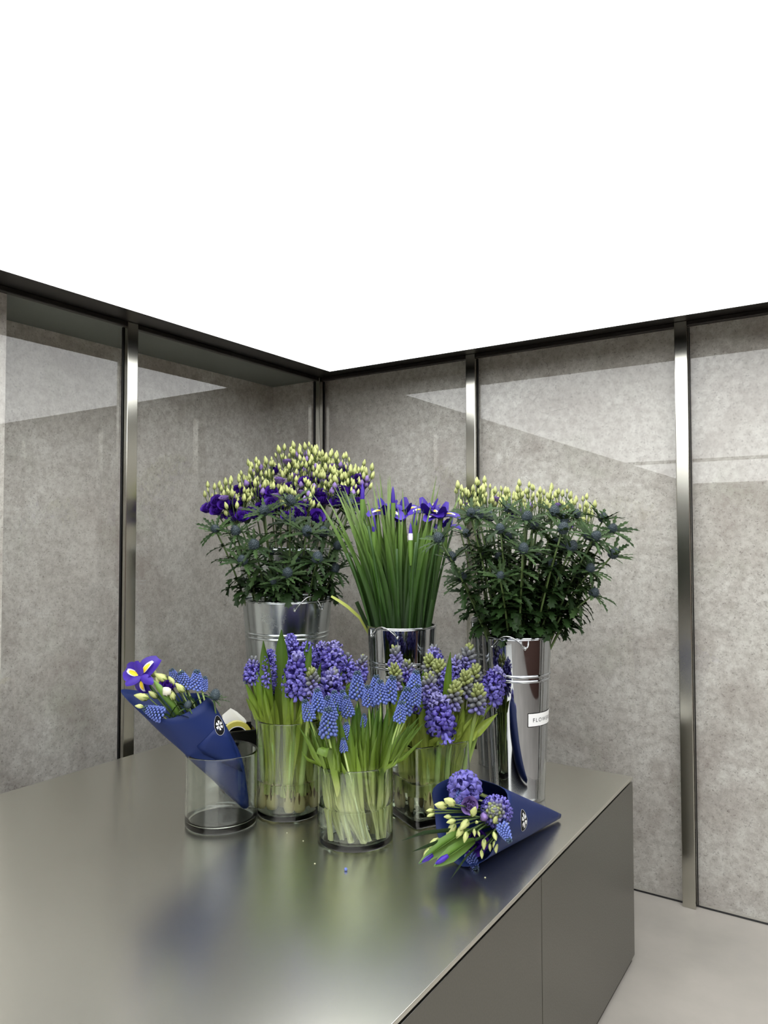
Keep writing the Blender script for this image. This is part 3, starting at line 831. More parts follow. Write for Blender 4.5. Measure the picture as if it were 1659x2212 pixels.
hy_group(HY2, LF2, D2, V2, 0.075, ZT + 0.024, 'hyacinths in the tall round vase', 'tall round vase', in_cyl(V2, 0.078), ZT + 0.32)

# ---- square vase: budding hyacinths
DQ = 2.47
HYQ = [(860, 1424, 46, 18, 0.55, 0.10), (854, 1462, 50, 16, 0.22, 0.02), (880, 1448, 36, 15, 0.5, 0.07), (941, 1420, 42, 17, 0.7, 0.12), (930, 1440, 44, 16, 0.2, 0.06), (950, 1452, 46, 18, 0.25, 0.02),
       (979, 1444, 50, 19, 0.7, 0.05), (1006, 1424, 56, 19, 0.45, 0.10), (929, 1484, 52, 19, 0.5, -0.05), (966, 1474, 50, 19, 1.1, 0.0), (1003, 1478, 50, 18, 0.2, 0.0), (1024, 1466, 50, 18, 0.3, 0.06),
       (1059, 1474, 66, 22, 0.85, 0.03), (1029, 1510, 56, 19, 0.3, -0.03), (977, 1502, 54, 18, 0.25, -0.06), (951, 1538, 66, 27, 0.82, -0.10), (908, 1508, 50, 18, 1.0, -0.02)]
LFQ = [(973, 1408, 8), (914, 1447, 10), (1056, 1516, 10), (905, 1470, 8), (880, 1500, 9), (1000, 1560, 9), (940, 1590, 9)]


def in_sq(o):
    a, b = o.dot(QE1), o.dot(QE2); k = QS / 2 - 0.034
    return V((QC.x, QC.y, 0)) + QE1 * max(-k, min(k, a)) + QE2 * max(-k, min(k, b))


hy_group(HYQ, LFQ, DQ, QC, 0.09, ZT + 0.024, 'hyacinths in the square vase', 'square vase', in_sq, ZT + 0.26)
fl = link('fallen_floret', HY_OPEN[0], None, orient(W(961, 1583, 2.335), -ZU + RH * 0.3, RH, 1.1)); tag(fl, 'single violet hyacinth floret hanging loose below the flower heads', 'floret')

# ---- front vase: grape hyacinths
D3 = 2.275
MU = [(670, 1532, 46, -0.06), (688, 1512, 48, 0.0), (709, 1558, 62, -0.09), (716, 1528, 50, -0.05), (724, 1514, 44, 0.03), (745, 1512, 42, 0.05), (753, 1525, 44, 0.0), (772, 1480, 58, 0.07),
      (797, 1503, 44, 0.03), (810, 1482, 46, 0.07), (822, 1494, 50, 0.0), (838, 1488, 56, 0.03), (892, 1474, 50, 0.06), (872, 1514, 58, 0.02), (862, 1536, 44, -0.05), (894, 1500, 44, 0.02), (748, 1577, 34, -0.04), (743, 1608, 30, -0.09), (787, 1556, 28, 0.0)]
order = sorted(range(len(MU)), key=lambda i: MU[i][0])
MULEAF = [(664, 1545, 9), (690, 1560, 8), (720, 1550, 7), (730, 1515, 6), (735, 1555, 9), (775, 1515, 10), (770, 1520, 9), (826, 1512, 13), (838, 1530, 11), (795, 1550, 8), (757, 1568, 10), (800, 1530, 7), (850, 1560, 10),
          (700, 1600, 9), (717, 1607, 8), (755, 1600, 9), (780, 1580, 8), (770, 1600, 9), (808, 1560, 8), (867, 1548, 6), (893, 1482, 4), (848, 1590, 9), (745, 1590, 7), (790, 1600, 8), (815, 1590, 8), (728, 1600, 8), (680, 1590, 6)]
for rank, i in enumerate(order):
    px, py, lp, dd = MU[i]; D = D3 + dd; s = D / FPX
    hb = W(px, py + lp * 0.5, D); off = hb - V3; off.z = 0
    # stems stand in a twist: lower ends lie opposite and to the right
    bo = off * 0.5 + RH * (0.022 + U(-0.03, 0.03)) + FH * U(-0.075, 0.05)
    base = in_cyl(V3, 0.092)(bo); base.z = ZT + 0.021
    t = thing('grape_hyacinth', '%s blue grape hyacinth from the left in the front round vase' % ORD[rank], 'flower', base, 'grape hyacinths in the front vase')
    rel = lambda p: V(p) - base
    dirn = (V((off.x * 1.2, off.y * 1.2, 1)) + RH * U(-0.15, 0.1)).normalized()
    hpt = rel(hb); lim3 = lambda p: in_cyl(V3, 0.102)(V((p.x - V3.x, p.y - V3.y, 0))) + ZU * p.z
    mid3 = lim3(base.lerp(hb, 0.5)) - base
    link('stem', MB().tube(thru((0, 0, 0), mid3, hpt, 8) + [hpt + dirn * lp * s * 0.6], [0.0052, 0.005, 0.0048, 0.0045, 0.004, 0.0038, 0.0035, 0.0032, 0.003, 0.0015], 6).mesh('stem', M['mu_stem']), t)
    h_ = link('flower_head', random.choice(MUS), t, orient(hpt, dirn, rdir(), (lp * s / 0.078 * U(0.98, 1.12),) * 2 + (lp * s / 0.078,)))
    tag(h_, kind='stuff')
    cand = [(lx, ly, lw) for lx, ly, lw in MULEAF if min(range(len(MU)), key=lambda j: abs(MU[j][0] - lx) + 0.3 * abs(MU[j][1] - ly)) == i]
    cand += [(px + U(-25, 25), py + lp * 0.5 + U(10, 90), U(5, 7)) for _ in range(8)]
    for lx, ly, lw in cand:
        tp = rel(W(lx, ly, D + U(-0.05, 0.02))); a = U(0, 6.28); st_ = V((cos(a) * 0.006, sin(a) * 0.006, 0.0))
        ml = lim3(base + tp * 0.5 - RH * U(0, 0.02)) - base; pts = [(lim3(p_ + base) - base) if p_.z + base.z < ZT + 0.245 else p_ for p_ in thru(st_, ml, tp, 10)]; hw = lw * s * 0.85
        link('leaf', MB().leaf(pts, [hw * z for z in (0.45, 0.5, 0.56, 0.64, 0.72, 0.82, 0.92, 1, 0.95, 0.62, 0.05)], RH + FH * U(-0.7, 0.7), random.choice((-0.7, 0.6, -0.45))).mesh('leaf', M['mu_leaf']), t)
    if rank == 4:   # a leaf folded over the rim
        pts = [rel(W(x, y, D3 - 0.115 + d)) for x, y, d in ((740, 1760, 0.02), (728, 1700, 0.01), (718, 1650, 0.0), (712, 1622, 0), (704, 1616, -0.012), (697, 1624, -0.018), (694, 1632, -0.02))]
        link('leaf', MB().leaf(pts, [0.006, 0.009, 0.011, 0.013, 0.015, 0.017, 0.016], RH, 0.2).mesh('leaf', M['mu_leaf']), t)

# ---- middle bucket: iris
DM = 2.914; zr_m = ZT + 0.59


def iris_petal(l, w, bend, m, name):
    q = MB(); petal(q, (0, 0, 0), (0, 0, 1), (0, 1, 0), w, l, bend, 6, 3); return q.mesh(name, m)


IP_FALL = iris_petal(0.085, 0.036, 1.0, M['iris'], 'iris_fall'); IP_STD = iris_petal(0.075, 0.022, -0.35, M['iris'], 'iris_standard'); IP_ARM = iris_petal(0.045, 0.013, 0.7, M['iris'], 'iris_arm')
IP_MARK = iris_petal(0.040, 0.0075, 0.75, M['iris_y'], 'iris_mark'); IP_MARKW = iris_petal(0.052, 0.0105, 0.9, M['iris_w'], 'iris_mark_edge')


def iris_bloom(parent, p, ax, sc=1.0, a0=0.0, hintv=None, std=True, mark=True):
    ax = V(ax).normalized(); x = V(hintv) if hintv else ax.orthogonal(); x = (x - ax * x.dot(ax)).normalized(); y = ax.cross(x)
    for k in range(3):
        a = a0 + 2 * pi * k / 3; o = x * cos(a) + y * sin(a)
        f = link('fall_petal', IP_FALL, parent, orient(V(p) + o * 0.004 * sc, o * 0.8 + ax * 0.6, o - ax * 1.2, sc))
        if mark:
            for me, dz, nm in ((IP_MARKW, 0.0022, 'petal_rim_mark'), (IP_MARK, 0.004, 'petal_mark')):
                link(nm, me, f, Matrix.Translation((-dz - 0.003, 0, 0.016)))
        link('style_arm', IP_ARM, parent, orient(V(p) + ax * 0.012 * sc, o * 0.55 + ax * 0.85, o - ax, sc))
        if std:
            a2 = a + pi / 3; o2 = x * cos(a2) + y * sin(a2); link('standard_petal', IP_STD, parent, orient(V(p) + o2 * 0.004 * sc, o2 * 0.35 + ax, -o2, sc))


IRIS_FL = [(836, 1112, 0.0, 1), (872, 1112, 0.03, 1), (926, 1110, -0.03, 1), (950, 1120, -0.05, 1), (962, 1142, 0.02, 0.8)]
IRIS_BUD = [(887, 1160, -0.10, 'w'), (808, 1142, -0.09, 'v'), (896, 1128, -0.06, 'v'), (783, 1072, 0.0, 'v'), (849, 1080, -0.05, 'v')]
GI = 'irises in the middle bucket'


def iris_leaf(t, base, p0, tip, hw, sag=0.0, m='ir_leaf'):
    rel = lambda p: V(p) - base
    a, c = rel(p0), rel(tip); mid = a.lerp(c, 0.5) + V((0, 0, 0.06)) - V(((c.x - a.x) * 0.18, (c.y - a.y) * 0.18, 0))
    ctr = V((BKM.x, BKM.y, 0)) - base
    pts = [V((ctr.x + (a.x - ctr.x) * 0.7, ctr.y + (a.y - ctr.y) * 0.7, a.z - 0.25))] + bez(a, mid, c, 9)
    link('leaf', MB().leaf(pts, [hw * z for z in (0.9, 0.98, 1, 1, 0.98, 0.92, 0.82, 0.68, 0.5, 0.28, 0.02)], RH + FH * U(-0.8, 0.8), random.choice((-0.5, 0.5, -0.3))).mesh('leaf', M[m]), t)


TIPS = [(672, 1062, -0.03), (705, 1075, 0), (720, 1047, -0.05), (727, 1042, 0.02), (741, 1048, -0.02), (718, 1122, -0.08), (752, 1090, 0), (778, 1050, 0.03), (805, 1042, 0), (811, 1035, -0.03), (820, 1020, 0.05), (838, 1030, -0.06),
        (842, 1026, 0.03), (869, 1056, 0), (943, 1028, -0.06), (950, 1046, 0.04), (998, 1056, 0.0), (966, 1084, -0.02), (760, 1060, 0.08), (790, 1065, 0.1), (855, 1060, 0.05), (880, 1085, 0.0), (900, 1080, 0.06), (915, 1095, -0.05), (930, 1090, 0.08), (895, 1100, -0.08), (870, 1110, -0.1), (850, 1100, -0.1), (830, 1085, -0.1), (800, 1100, -0.1), (770, 1110, -0.1), (925, 1150, -0.1), (940, 1120, -0.1)]
k = 0
for n in range(26):
    fl_ = IRIS_FL[n] if n < len(IRIS_FL) else None
    bd_ = IRIS_BUD[n - 5] if 5 <= n < 10 else None
    a = n * 2.39996; rr = 0.085 * sqrt((n + 0.5) / 26); o = RH * rr * cos(a) + FH * rr * sin(a)
    if fl_ or bd_:
        px, py, dd = (fl_ or bd_)[:3]
        lab = 'open violet iris above the leaves of the middle bucket, %s from the left' % ORD[n] if fl_ else ('iris bud with white base and violet tip amid the green leaves' if bd_[3] == 'w' else 'closed violet iris bud amid the leaves of the middle bucket, %s from the left' % ORD[sorted(q_[0] for q_ in IRIS_BUD if q_[3] == 'v').index(px)])
        hp = W(px, py, DM + dd); o = RH * max(-0.09, min(0.09, (px - 866) * 0.0011)) + FH * max(-0.08, min(0.08, dd * 0.8))
    else:
        lab = 'green iris stem without open flower in the middle bucket'; hp = None
    base = V((BKM.x, BKM.y, ZT + 0.02)) + o * 0.75
    t = thing('iris', lab, 'flower', base, GI if hp is None else ('open irises in the middle bucket' if fl_ else 'iris buds in the middle bucket'))
    rim = V((BKM.x, BKM.y, zr_m)) + o * 1.1
    if hp is None: hp = rim + o * 1.6 + ZU * U(0.28, 0.4)
    main = bez((0, 0, 0), rim - base, hp - base, 8)
    link('stem', MB().tube(main, 0.005, 6).mesh('stem', M['ir_stem']), t)
    if fl_:
        iris_bloom(t, hp - base, V((U(-0.2, 0.2), U(-0.2, 0.2), 1)) - FH * 0.45, 0.95 * fl_[3], U(0, 2), RH, True, fl_[3] == 1)
        link('sheath', MB().lathe([(0.004, -0.09), (0.009, -0.05), (0.010, -0.02), (0.006, 0.005)], 8, hp - base).mesh('sheath', M['ir_sheath']), t)
    elif bd_:
        tip = hp - base + ZU * 0.045; lo = hp - base - ZU * 0.05
        link('bud', MB().lathe([(0, -0.04), (0.007, -0.02), (0.009, 0.0), (0.007, 0.025), (0.0035, 0.045), (0, 0.055)], 8, hp - base).mesh('bud', M['iris']), t)
        if bd_[3] == 'w': link('bud_base', MB().lathe([(0.004, -0.05), (0.0085, -0.022), (0.0098, 0.0), (0.0085, 0.014)], 8, hp - base).mesh('bud_base', M['iris_w']), t)
        link('sheath', MB().lathe([(0.004, -0.11), (0.009, -0.07), (0.0105, -0.04), (0.0095, -0.012)], 8, hp - base).mesh('sheath', M['ir_sheath']), t)
    nl = 5
    for j in range(nl):
        if k < len(TIPS): tx, ty, td = TIPS[k]
        else: tx, ty, td = U(745, 955), U(1075, 1190), U(-0.14, 0.08)
        k += 1
        tp = W(tx, ty, DM + td); side = (tp - V((BKM.x, BKM.y, tp.z)))
        qo = RH * (side.dot(RH) * 0.4 + U(-0.03, 0.03)) + FH * (side.dot(FH) * 0.8 + U(-0.05, 0.03)); qo = qo if qo.length < 0.112 else qo * (0.112 / qo.length)
        q0 = V((BKM.x, BKM.y, zr_m - 0.03)) + qo
        iris_leaf(t, base, q0, tp, U(0.0085, 0.0125))
    if n == 10:
        pts = [W(x, y, d) - base for x, y, d in ((803, 1400, 2.93), (797, 1366, 2.92), (778, 1332, 2.89), (752, 1309, 2.86), (732, 1296, 2.85), (716, 1287, 2.85))]
        link('leaf', MB().leaf(pts, [0.011, 0.011, 0.011, 0.010, 0.008, 0.006], ZU + FH, 0.4).mesh('leaf', M['ir_pale']), t)
    if n in (11, 12, 13):   # cut blades with blunt ends
        x0, y0, x1, y1 = ((770, 1300, 806, 1380), (902, 1295, 900, 1370), (935, 1296, 922, 1370))[n - 11]
        pts = [W(x1 + (x0 - x1) * z, y1 + (y0 - y1) * z, DM - (0.085 if n > 11 else -0.03)) - base for z in (0, 0.33, 0.66, 1)]
        link('leaf', MB().leaf(pts, [0.009, 0.0085, 0.008, 0.0078], RH, 0.3).mesh('leaf', M['ir_leaf']), t)

# ---- thistles
ER = [(953, 1172, -0.09), (1017, 1116, -0.05), (1060, 1126, 0.02), (1081, 1150, -0.10), (1135, 1126, -0.06), (1213, 1152, -0.10), (1230, 1190, -0.07), (1281, 1166, -0.05), (1129, 1195, -0.14), (1195, 1114, 0.03), (1319, 1204, 0.0),
      (1319, 1150, 0.06), (1277, 1288, -0.05), (1300, 1128, 0.1), (1240, 1118, 0.08), (978, 1212, -0.06), (1159, 1146, 0.02), (1096, 1106, 0.08), (1010, 1160, 0.06), (1045, 1200, 0.05), (1190, 1230, -0.02), (1000, 1255, -0.03), (1080, 1250, -0.12), (1245, 1250, 0.03)]
ER_FILL = [(1035 + (j * 61) % 250, 1120 + (j * 47) % 130, U(-0.06, 0.12)) for j in range(16)]
ZBR = ZT + 0.02
GE = 'sea hollies in the shiny right bucket'
for i, (px, py, dd) in enumerate(ER + ER_FILL):
    h = W(px, py, 2.652 + dd); off = h - BKR; off.z = 0
    o = off * 0.36; o = o if o.length < 0.095 else o * (0.095 / o.length)
    base = BKR + o * -0.5 + ZU * 0.02; neck = BKR + o * 0.95 + ZU * (0.585 + 0.02)
    rk = sorted(range(len(ER)), key=lambda j: ER[j][0]).index(i) if i < len(ER) else 0
    thistle('dark green sea holly in the shiny right bucket, %s head from the left' % ORD[rk] if i < len(ER) else 'sea holly deep inside the thicket of the shiny right bucket', GE if i < len(ER) else 'inner sea hollies of the shiny right bucket', base, neck, h, 1.0 if i < 16 else 0.9, (), 6, 14, None, ZT + 0.585)
# leaves spilling over the rim of the right bucket
EL = [(468, 1150, -0.12, 0.9), (511, 1156, -0.1, 0.9), (572, 1112, -0.08, 1.0), (627, 1092, -0.12, 1.0), (552, 1186, -0.14, 1.05), (661, 1156, -0.12, 1.05), (628, 1132, 0.0, 1.0), (699, 1158, -0.05, 1.0), (527, 1218, -0.15, 0.95), (684, 1216, -0.14, 1.0),
      (620, 1246, -0.17, 0.95), (640, 1216, -0.1, 0.9), (722, 1236, -0.08, 0.9), (754, 1096, 0.02, 0.9), (726, 1186, -0.04, 1.0), (585, 1200, 0.0, 0.9), (590, 1262, -0.16, 0.7)]
GL = 'sea hollies in the wide left bucket'
for i, (px, py, dd, s) in enumerate(EL):
    h = W(px, py, 3.038 + dd); off = h - BKL; off.z = 0
    o = off * 0.6; o = o if o.length < 0.155 else o * (0.155 / o.length)
    base = BKL + o * 0.2 + ZU * 0.02; neck = BKL + o * 0.9 + ZU * (0.684 - 0.03)
    rk = sorted(range(len(EL)), key=lambda j: EL[j][0]).index(i)
    thistle('loose green sea holly in the wide left bucket, %s head from the left' % ORD[rk], GL, base, neck, h, s * 1.12, (), 3 if i % 2 else 4, 15, None, ZT + 0.684)


# ---- lisianthus
def lisianthus(label, group, base, neck, top, buds, blooms, lilacs, spread, bs=1.0):
    t = thing('lisianthus', label, 'flower', base, group); b = V(base)
    rel = lambda p: V(p) - b
    main = bez(rel(base), rel(neck), rel(top) - ZU * 0.10, 7); q = MB(); q.tube(main, 0.0035, 5); j = main[-1]
    ends = []
    for kind, cnt in (('bud', buds), ('lil', lilacs), ('vio', blooms)):
        for n in range(cnt):
            a = U(0, 2 * pi); r = spread * sqrt(U(0.05, 1))
            z = U(-0.045, 0.05) - r * 0.4 if kind == 'bud' else U(-0.05, -0.005) if kind == 'lil' else U(-0.12, -0.06)
            p = rel(top) + V((cos(a) * r, sin(a) * r, z)); m = j.lerp(p, 0.5) + V((cos(a), sin(a), 0)) * 0.012 - ZU * 0.008
            br = bez(j, m, p, 3); q.tube(br, 0.0017, 4, False); ends.append((kind, p, (br[-1] - br[-2]).normalized()))
    link('stem', q.mesh('stem', M['lstem']), t)
    for kind, p, d in ends:
        d = (d + ZU * 0.7 + rdir() * 0.15).normalized()
        if kind == 'bud': link('bud', random.choice(LB), t, orient(p, d, rdir(), bs * U(0.85, 1.12)))
        elif kind == 'lil': link('half_open_bud', LBL if random.random() < 0.7 else ROSE_L, t, orient(p, d, rdir(), bs * U(0.75, 1.0)))
        else: link('bloom', random.choice(ROSE), t, orient(p, (d - FH * 0.9).normalized(), rdir(), bs * U(0.8, 1.05)))
    for n in range(3):
        i = 4 + n; a = U(0, 6.28); o = V((cos(a), sin(a), 0)); link('leaf', L_LEAF, t, orient(main[i], o * 0.7 + ZU * 0.8, o, U(0.8, 1.2)))
    return t


LT = [(470, 1066, -0.06), (492, 1062, -0.1), (520, 1060, -0.08), (512, 1085, -0.14), (545, 1032, -0.02), (560, 1012, 0.03), (562, 1050, -0.1), (590, 1010, 0.02), (585, 1042, -0.06), (604, 1068, -0.15), (622, 988, 0.08), (626, 1020, 0.0), (640, 1050, -0.1), (655, 984, 0.1), (664, 1012, 0.0),
      (676, 978, 0.14), (684, 1040, -0.08), (690, 1000, 0.05), (706, 1020, -0.02), (716, 1000, 0.08), (722, 1050, -0.1), (738, 1006, 0.05), (745, 1032, -0.04), (762, 1014, 0.06), (770, 1040, -0.02), (776, 1024, 0.03), (750, 1062, -0.1), (660, 1070, -0.16)]
for i, (px, py, dd) in enumerate(LT):
    tp = W(px, py, 3.524 + dd); off = tp - BKBL; off.z = 0
    base = BKBL + off * 0.2 + ZU * 0.03; o = off * 0.55; o = o if o.length < 0.2 else o * (0.2 / o.length)
    neck = BKBL + o + ZU * 0.887
    front = dd < -0.03
    lisianthus('lisianthus spray of pale buds and purple blooms in the large rear bucket', 'lisianthus sprays in the large rear bucket', base, neck, tp, 15, 4 if front else 2, 2, 0.064, 0.95)
LTR = [(990, 1072), (1005, 1080), (1022, 1062), (1032, 1078), (1050, 1068), (1055, 1058), (1076, 1078), (1090, 1072), (1106, 1080), (1120, 1070), (1134, 1066), (1150, 1078), (1162, 1068), (1178, 1072), (1192, 1082), (1208, 1078), (1222, 1086), (1240, 1092), (1258, 1094), (1270, 1092)]
for i, (px, py) in enumerate(LTR):
    tp = W(px, py + 6, 3.03 + (0.05 if i % 2 else -0.03)); off = tp - BKBR; off.z = 0
    base = BKBR + off * 0.1 + ZU * 0.03; o = off * 0.4; o = o if o.length < 0.1 else o * (0.1 / o.length)
    lisianthus('lisianthus spray of yellow-green buds behind the sea hollies', 'lisianthus sprays in the narrow rear bucket', base, BKBR + o + ZU * 0.6, tp, 10, 1 if i % 6 == 3 else 0, 1 if i % 4 == 0 else 0, 0.045, 0.82)


# ------------------------------------------------------------------ wrapped bouquets
def paper_cone(tip, mouth, nt=48, ns=14, tipw=0.02, crumple=0.004, bulge=None):
    """mouth: list of rim points (closed); loft from a flattened tip; returns MB and surface function"""
    m = len(mouth); e = (mouth[0] - mouth[m // 2]).normalized()
    def rim(u):
        x = u * m; i = int(x) % m; f = x - int(x)
        p0, p1, p2, p3 = (mouth[(i + k) % m] for k in (-1, 0, 1, 2))
        return 0.5 * ((2 * p1) + (p2 - p0) * f + (2 * p0 - 5 * p1 + 4 * p2 - p3) * f * f + (3 * p1 - p0 - 3 * p2 + p3) * f ** 3)
    cen = sum((V(p) for p in mouth), V()) / m
    q = MB(); prev = None
    for s in range(ns + 1):
        z = s / ns; pts = []
        for k in range(nt):
            u = k / nt; r = rim(u); t0 = tip + (r - cen) * tipw
            p = t0.lerp(r, z); a = 2 * pi * u
            p = p + (r - cen).normalized() * (crumple * sin(z * 3.1) * (sin(a * 3 + z * 7) + 0.6 * sin(a * 5 - z * 11)))
            if bulge is not None: p = p + bulge * (sin(pi * z) ** 0.8) * max(0.0, min(1.0, (r - cen).dot(bulge.normalized()) / 0.13))
            pts.append(p)
        rg = q.ring(pts)
        if prev: q.bridge(prev, rg)
        else: q.face(*rg[::-1])
        prev = rg
    return q, rim, cen


def sticker(parent, bvh, px, py, hw, hh, updir, origin, off=0.0015):
    hit, nrm, _, _ = bvh.ray_cast(CAM, ray(px, py).normalized())
    if hit is None: return
    if nrm.dot(ray(px, py)) > 0: nrm = -nrm
    y = V(updir); y = (y - nrm * y.dot(nrm)).normalized(); x = y.cross(nrm)
    def proj(a, b, o):
        p = hit + x * a + y * b; h2, n2, _, _ = bvh.ray_cast(p + nrm * 0.05, -nrm, 0.12)
        return (h2 if h2 is not None else p) + nrm * o
    def disc(sx, sy, o, egg=0.12):
        q = MB(); c = len(q.v); q.v.append(proj(0, 0, o)); prev = None
        for r in (0.25, 0.5, 0.75, 1.0):
            rg = q.ring([proj(sx * r * cos(a) * (1 - egg * sin(a)), sy * r * sin(a), o) for a in (2 * pi * k / 28 for k in range(28))])
            if prev: q.bridge(prev, rg)
            else:
                for k in range(28): q.face(c, rg[k], rg[(k + 1) % 28])
            prev = rg
        return q
    s = link('sticker', disc(hw, hh, off).mesh('sticker', M['sticker'], True, origin), parent); tag(s, 'black oval sticker with white flower emblem')
    rg = MB(); pts = [proj(hw * 1.0 * cos(a) * (1 - 0.12 * sin(a)), hh * 1.0 * sin(a), off + 0.0002) for a in (2 * pi * k / 40 for k in range(41))]
    rg.tube(pts, 0.00028, 4, False); link('sticker_outline', rg.mesh('sticker_outline', M['white'], True, origin), s)
    for k in range(6):
        a = pi / 2 + 2 * pi * k / 6; d = V((cos(a), sin(a))); n = V((-d.y, d.x)); q = MB(); L = hw * 0.74
        for sg in (1, -1):
            out = [(0.16, 0), (0.5, 0.17 * sg), (0.82, 0.27 * sg), (1.0, 0.2 * sg), (0.92, 0.0)]
            q.face(*q.ring([proj((d.x * r + n.x * z) * L, (d.y * r + n.y * z) * L * 1.3, off + 0.0014) for r, z in out]))
        link('emblem_petal', q.mesh('emblem_petal', M['white'], False, origin), s)


# bouquet leaning in the dry vase
T1 = W(528, 1742, 2.40)
RIM1 = [W(x, y, 2.40 + d) for x, y, d in ((262, 1490, 0.01), (285, 1522, -0.05), (318, 1546, -0.085), (360, 1553, -0.10), (408, 1537, -0.085), (447, 1507, -0.03), (436, 1498, 0.05), (380, 1497, 0.09), (315, 1494, 0.07))]
q, rim1, cen1 = paper_cone(T1, RIM1, tipw=0.1, crumple=0.003, bulge=RT * 0.030 + UP * 0.004)
base1 = V((T1.x, T1.y, ZT + 0.016))
t1 = thing('wrapped_bouquet_paper', 'navy paper cone standing aslant in the dry glass cylinder', 'wrapping paper', base1)
bvh1 = BVHTree.FromPolygons([tuple(p) for p in q.v], q.f)
p_ = link('paper', q.mesh('paper', M['navy'], True, base1), t1)
so = p_.modifiers.new('thickness', 'SOLIDIFY'); so.thickness = 0.001; so.offset = 0
# overlapping flap of the wrap
fp = MB(); rows = []
for a_, b_ in (((464, 1574), (492, 1577)), ((451, 1588), (500, 1596)), ((438, 1601), (509, 1620)), ((425, 1613), (517, 1646)), ((439, 1629), (524, 1668))):
    row = []
    for k in range(6):
        f = k / 5; px, py = a_[0] + (b_[0] - a_[0]) * f, a_[1] + (b_[1] - a_[1]) * f
        h, n, _, _ = bvh1.ray_cast(CAM, ray(px, py).normalized())
        if h is None: h = rows[-1][k] if rows else W(px, py, 2.34)
        row.append(h - ray(px, py).normalized() * 0.003)
    rows.append(row)
pr = None
for row in rows:
    rg = fp.ring(row)
    if pr: fp.bridge(pr, rg, False)
    pr = rg
bvhf = BVHTree.FromPolygons([tuple(p) for p in q.v + fp.v], q.f + [tuple(i + len(q.v) for i in f) for f in fp.f])
fo = link('paper_flap', fp.mesh('paper_flap', M['navy'], True, base1), t1); so = fo.modifiers.new('thickness', 'SOLIDIFY'); so.thickness = 0.0008; so.offset = 0
sticker(t1, bvhf, 473, 1567, 0.0165, 0.0315, UP + RT * -0.05, base1)

# bouquet lying on the worktop
T2 = atz(1207, 1772, ZT) + ZU * 0.014
M2 = atz(1005, 1775, ZT + 0.12); ax2 = (M2 - T2).normalized(); e1 = ax2.cross(ZU).normalized(); e2 = e1.cross(ax2)
RIM2 = []
for k in range(12):
    a = 2 * pi * k / 12; r = 0.119 * (1 + 0.10 * (k in (1, 2)) - 0.02 * (k % 3)); RIM2.append(M2 + (e1 * cos(a) + e2 * sin(a)) * r + ax2 * 0.03 * (k == 1) + ax2 * {3: -0.03, 4: -0.09, 5: -0.05}.get(k, 0))
for p in RIM2: p.z = max(p.z, ZT + 0.004)
q2, rim2, cen2 = paper_cone(T2, RIM2, tipw=0.07, crumple=0.0008)
for p in q2.v: p.z = max(p.z, ZT + 0.002)
base2 = V((M2.x, M2.y, ZT))
t2 = thing('wrapped_bouquet_paper', 'navy paper cone lying on the worktop before the shiny bucket', 'wrapping paper', base2)
p_ = link('paper', q2.mesh('paper', M['navy'], True, base2), t2); so = p_.modifiers.new('thickness', 'SOLIDIFY'); so.thickness = 0.001; so.offset = 0
bvh2 = BVHTree.FromPolygons([tuple(p) for p in q2.v], q2.f)
sticker(t2, bvh2, 1131, 1772, 0.023, 0.031, UP, base2)

# flowers of bouquet one
G1 = 'flowers of the standing wrapped bouquet'


def stem_to(t, base, target, m, r=0.003):
    a = V((0, 0, 0)); link('stem', MB().tube(bez(a, (V(target) - base) * 0.5, V(target) - base, 5), r, 5).mesh('stem', M[m]), t)


B1 = T1 + (cen1 - T1) * 0.25
p = W(308, 1462, 2.36)
t = thing('iris', 'open violet iris with yellow marks at the top left of the bouquet', 'flower', B1, G1); stem_to(t, B1, p, 'ir_stem', 0.005)
axc = (-FW * 0.85 + UP * 0.35 - RT * 0.3)
for ang, sc in ((157, 0.92), (62, 0.92), (-88, 0.8)):
    o = RT * cos(radians(ang)) + UP * sin(radians(ang))
    f = link('fall_petal', IP_FALL, t, orient(p - B1, o + axc * 0.15, o * 0.1 - axc, sc))
    for me, dz, nm in ((IP_MARKW, 0.0022, 'petal_rim_mark'), (IP_MARK, 0.004, 'petal_mark')): link(nm, me, f, Matrix.Translation((-dz - 0.003, 0, 0.016)))
for ang in (100, -25, 215):
    o = RT * cos(radians(ang)) + UP * sin(radians(ang)); link('standard_petal', IP_STD, t, orient(p - B1 + axc * 0.012, o + axc * 0.5, axc, 0.7))
p2_ = W(352, 1500, 2.33)
link('leaf', MB().leaf([W(330, 1468, 2.34) - B1, W(340, 1484, 2.325) - B1, W(355, 1503, 2.32) - B1, W(372, 1524, 2.33) - B1, W(385, 1545, 2.34) - B1], [0.001, 0.010, 0.014, 0.013, 0.010], RT + UP, -0.8).mesh('leaf', M['ir_sheath']), t)


def one_bud(label, px, py, D, d, sc, big, group, B, me=None, stemm='lstem'):
    p = W(px, py, D); t = thing('lisianthus', label, 'flower', B, group); d = V(d).normalized()
    link('stem', MB().tube(bez((0, 0, 0), (p - B) * 0.55 - d * 0.03, p - B, 6), 0.0022, 5).mesh('stem', M[stemm]), t)
    link('bud', me or LB[big], t, orient(p - B, d, rdir(), sc)); return t


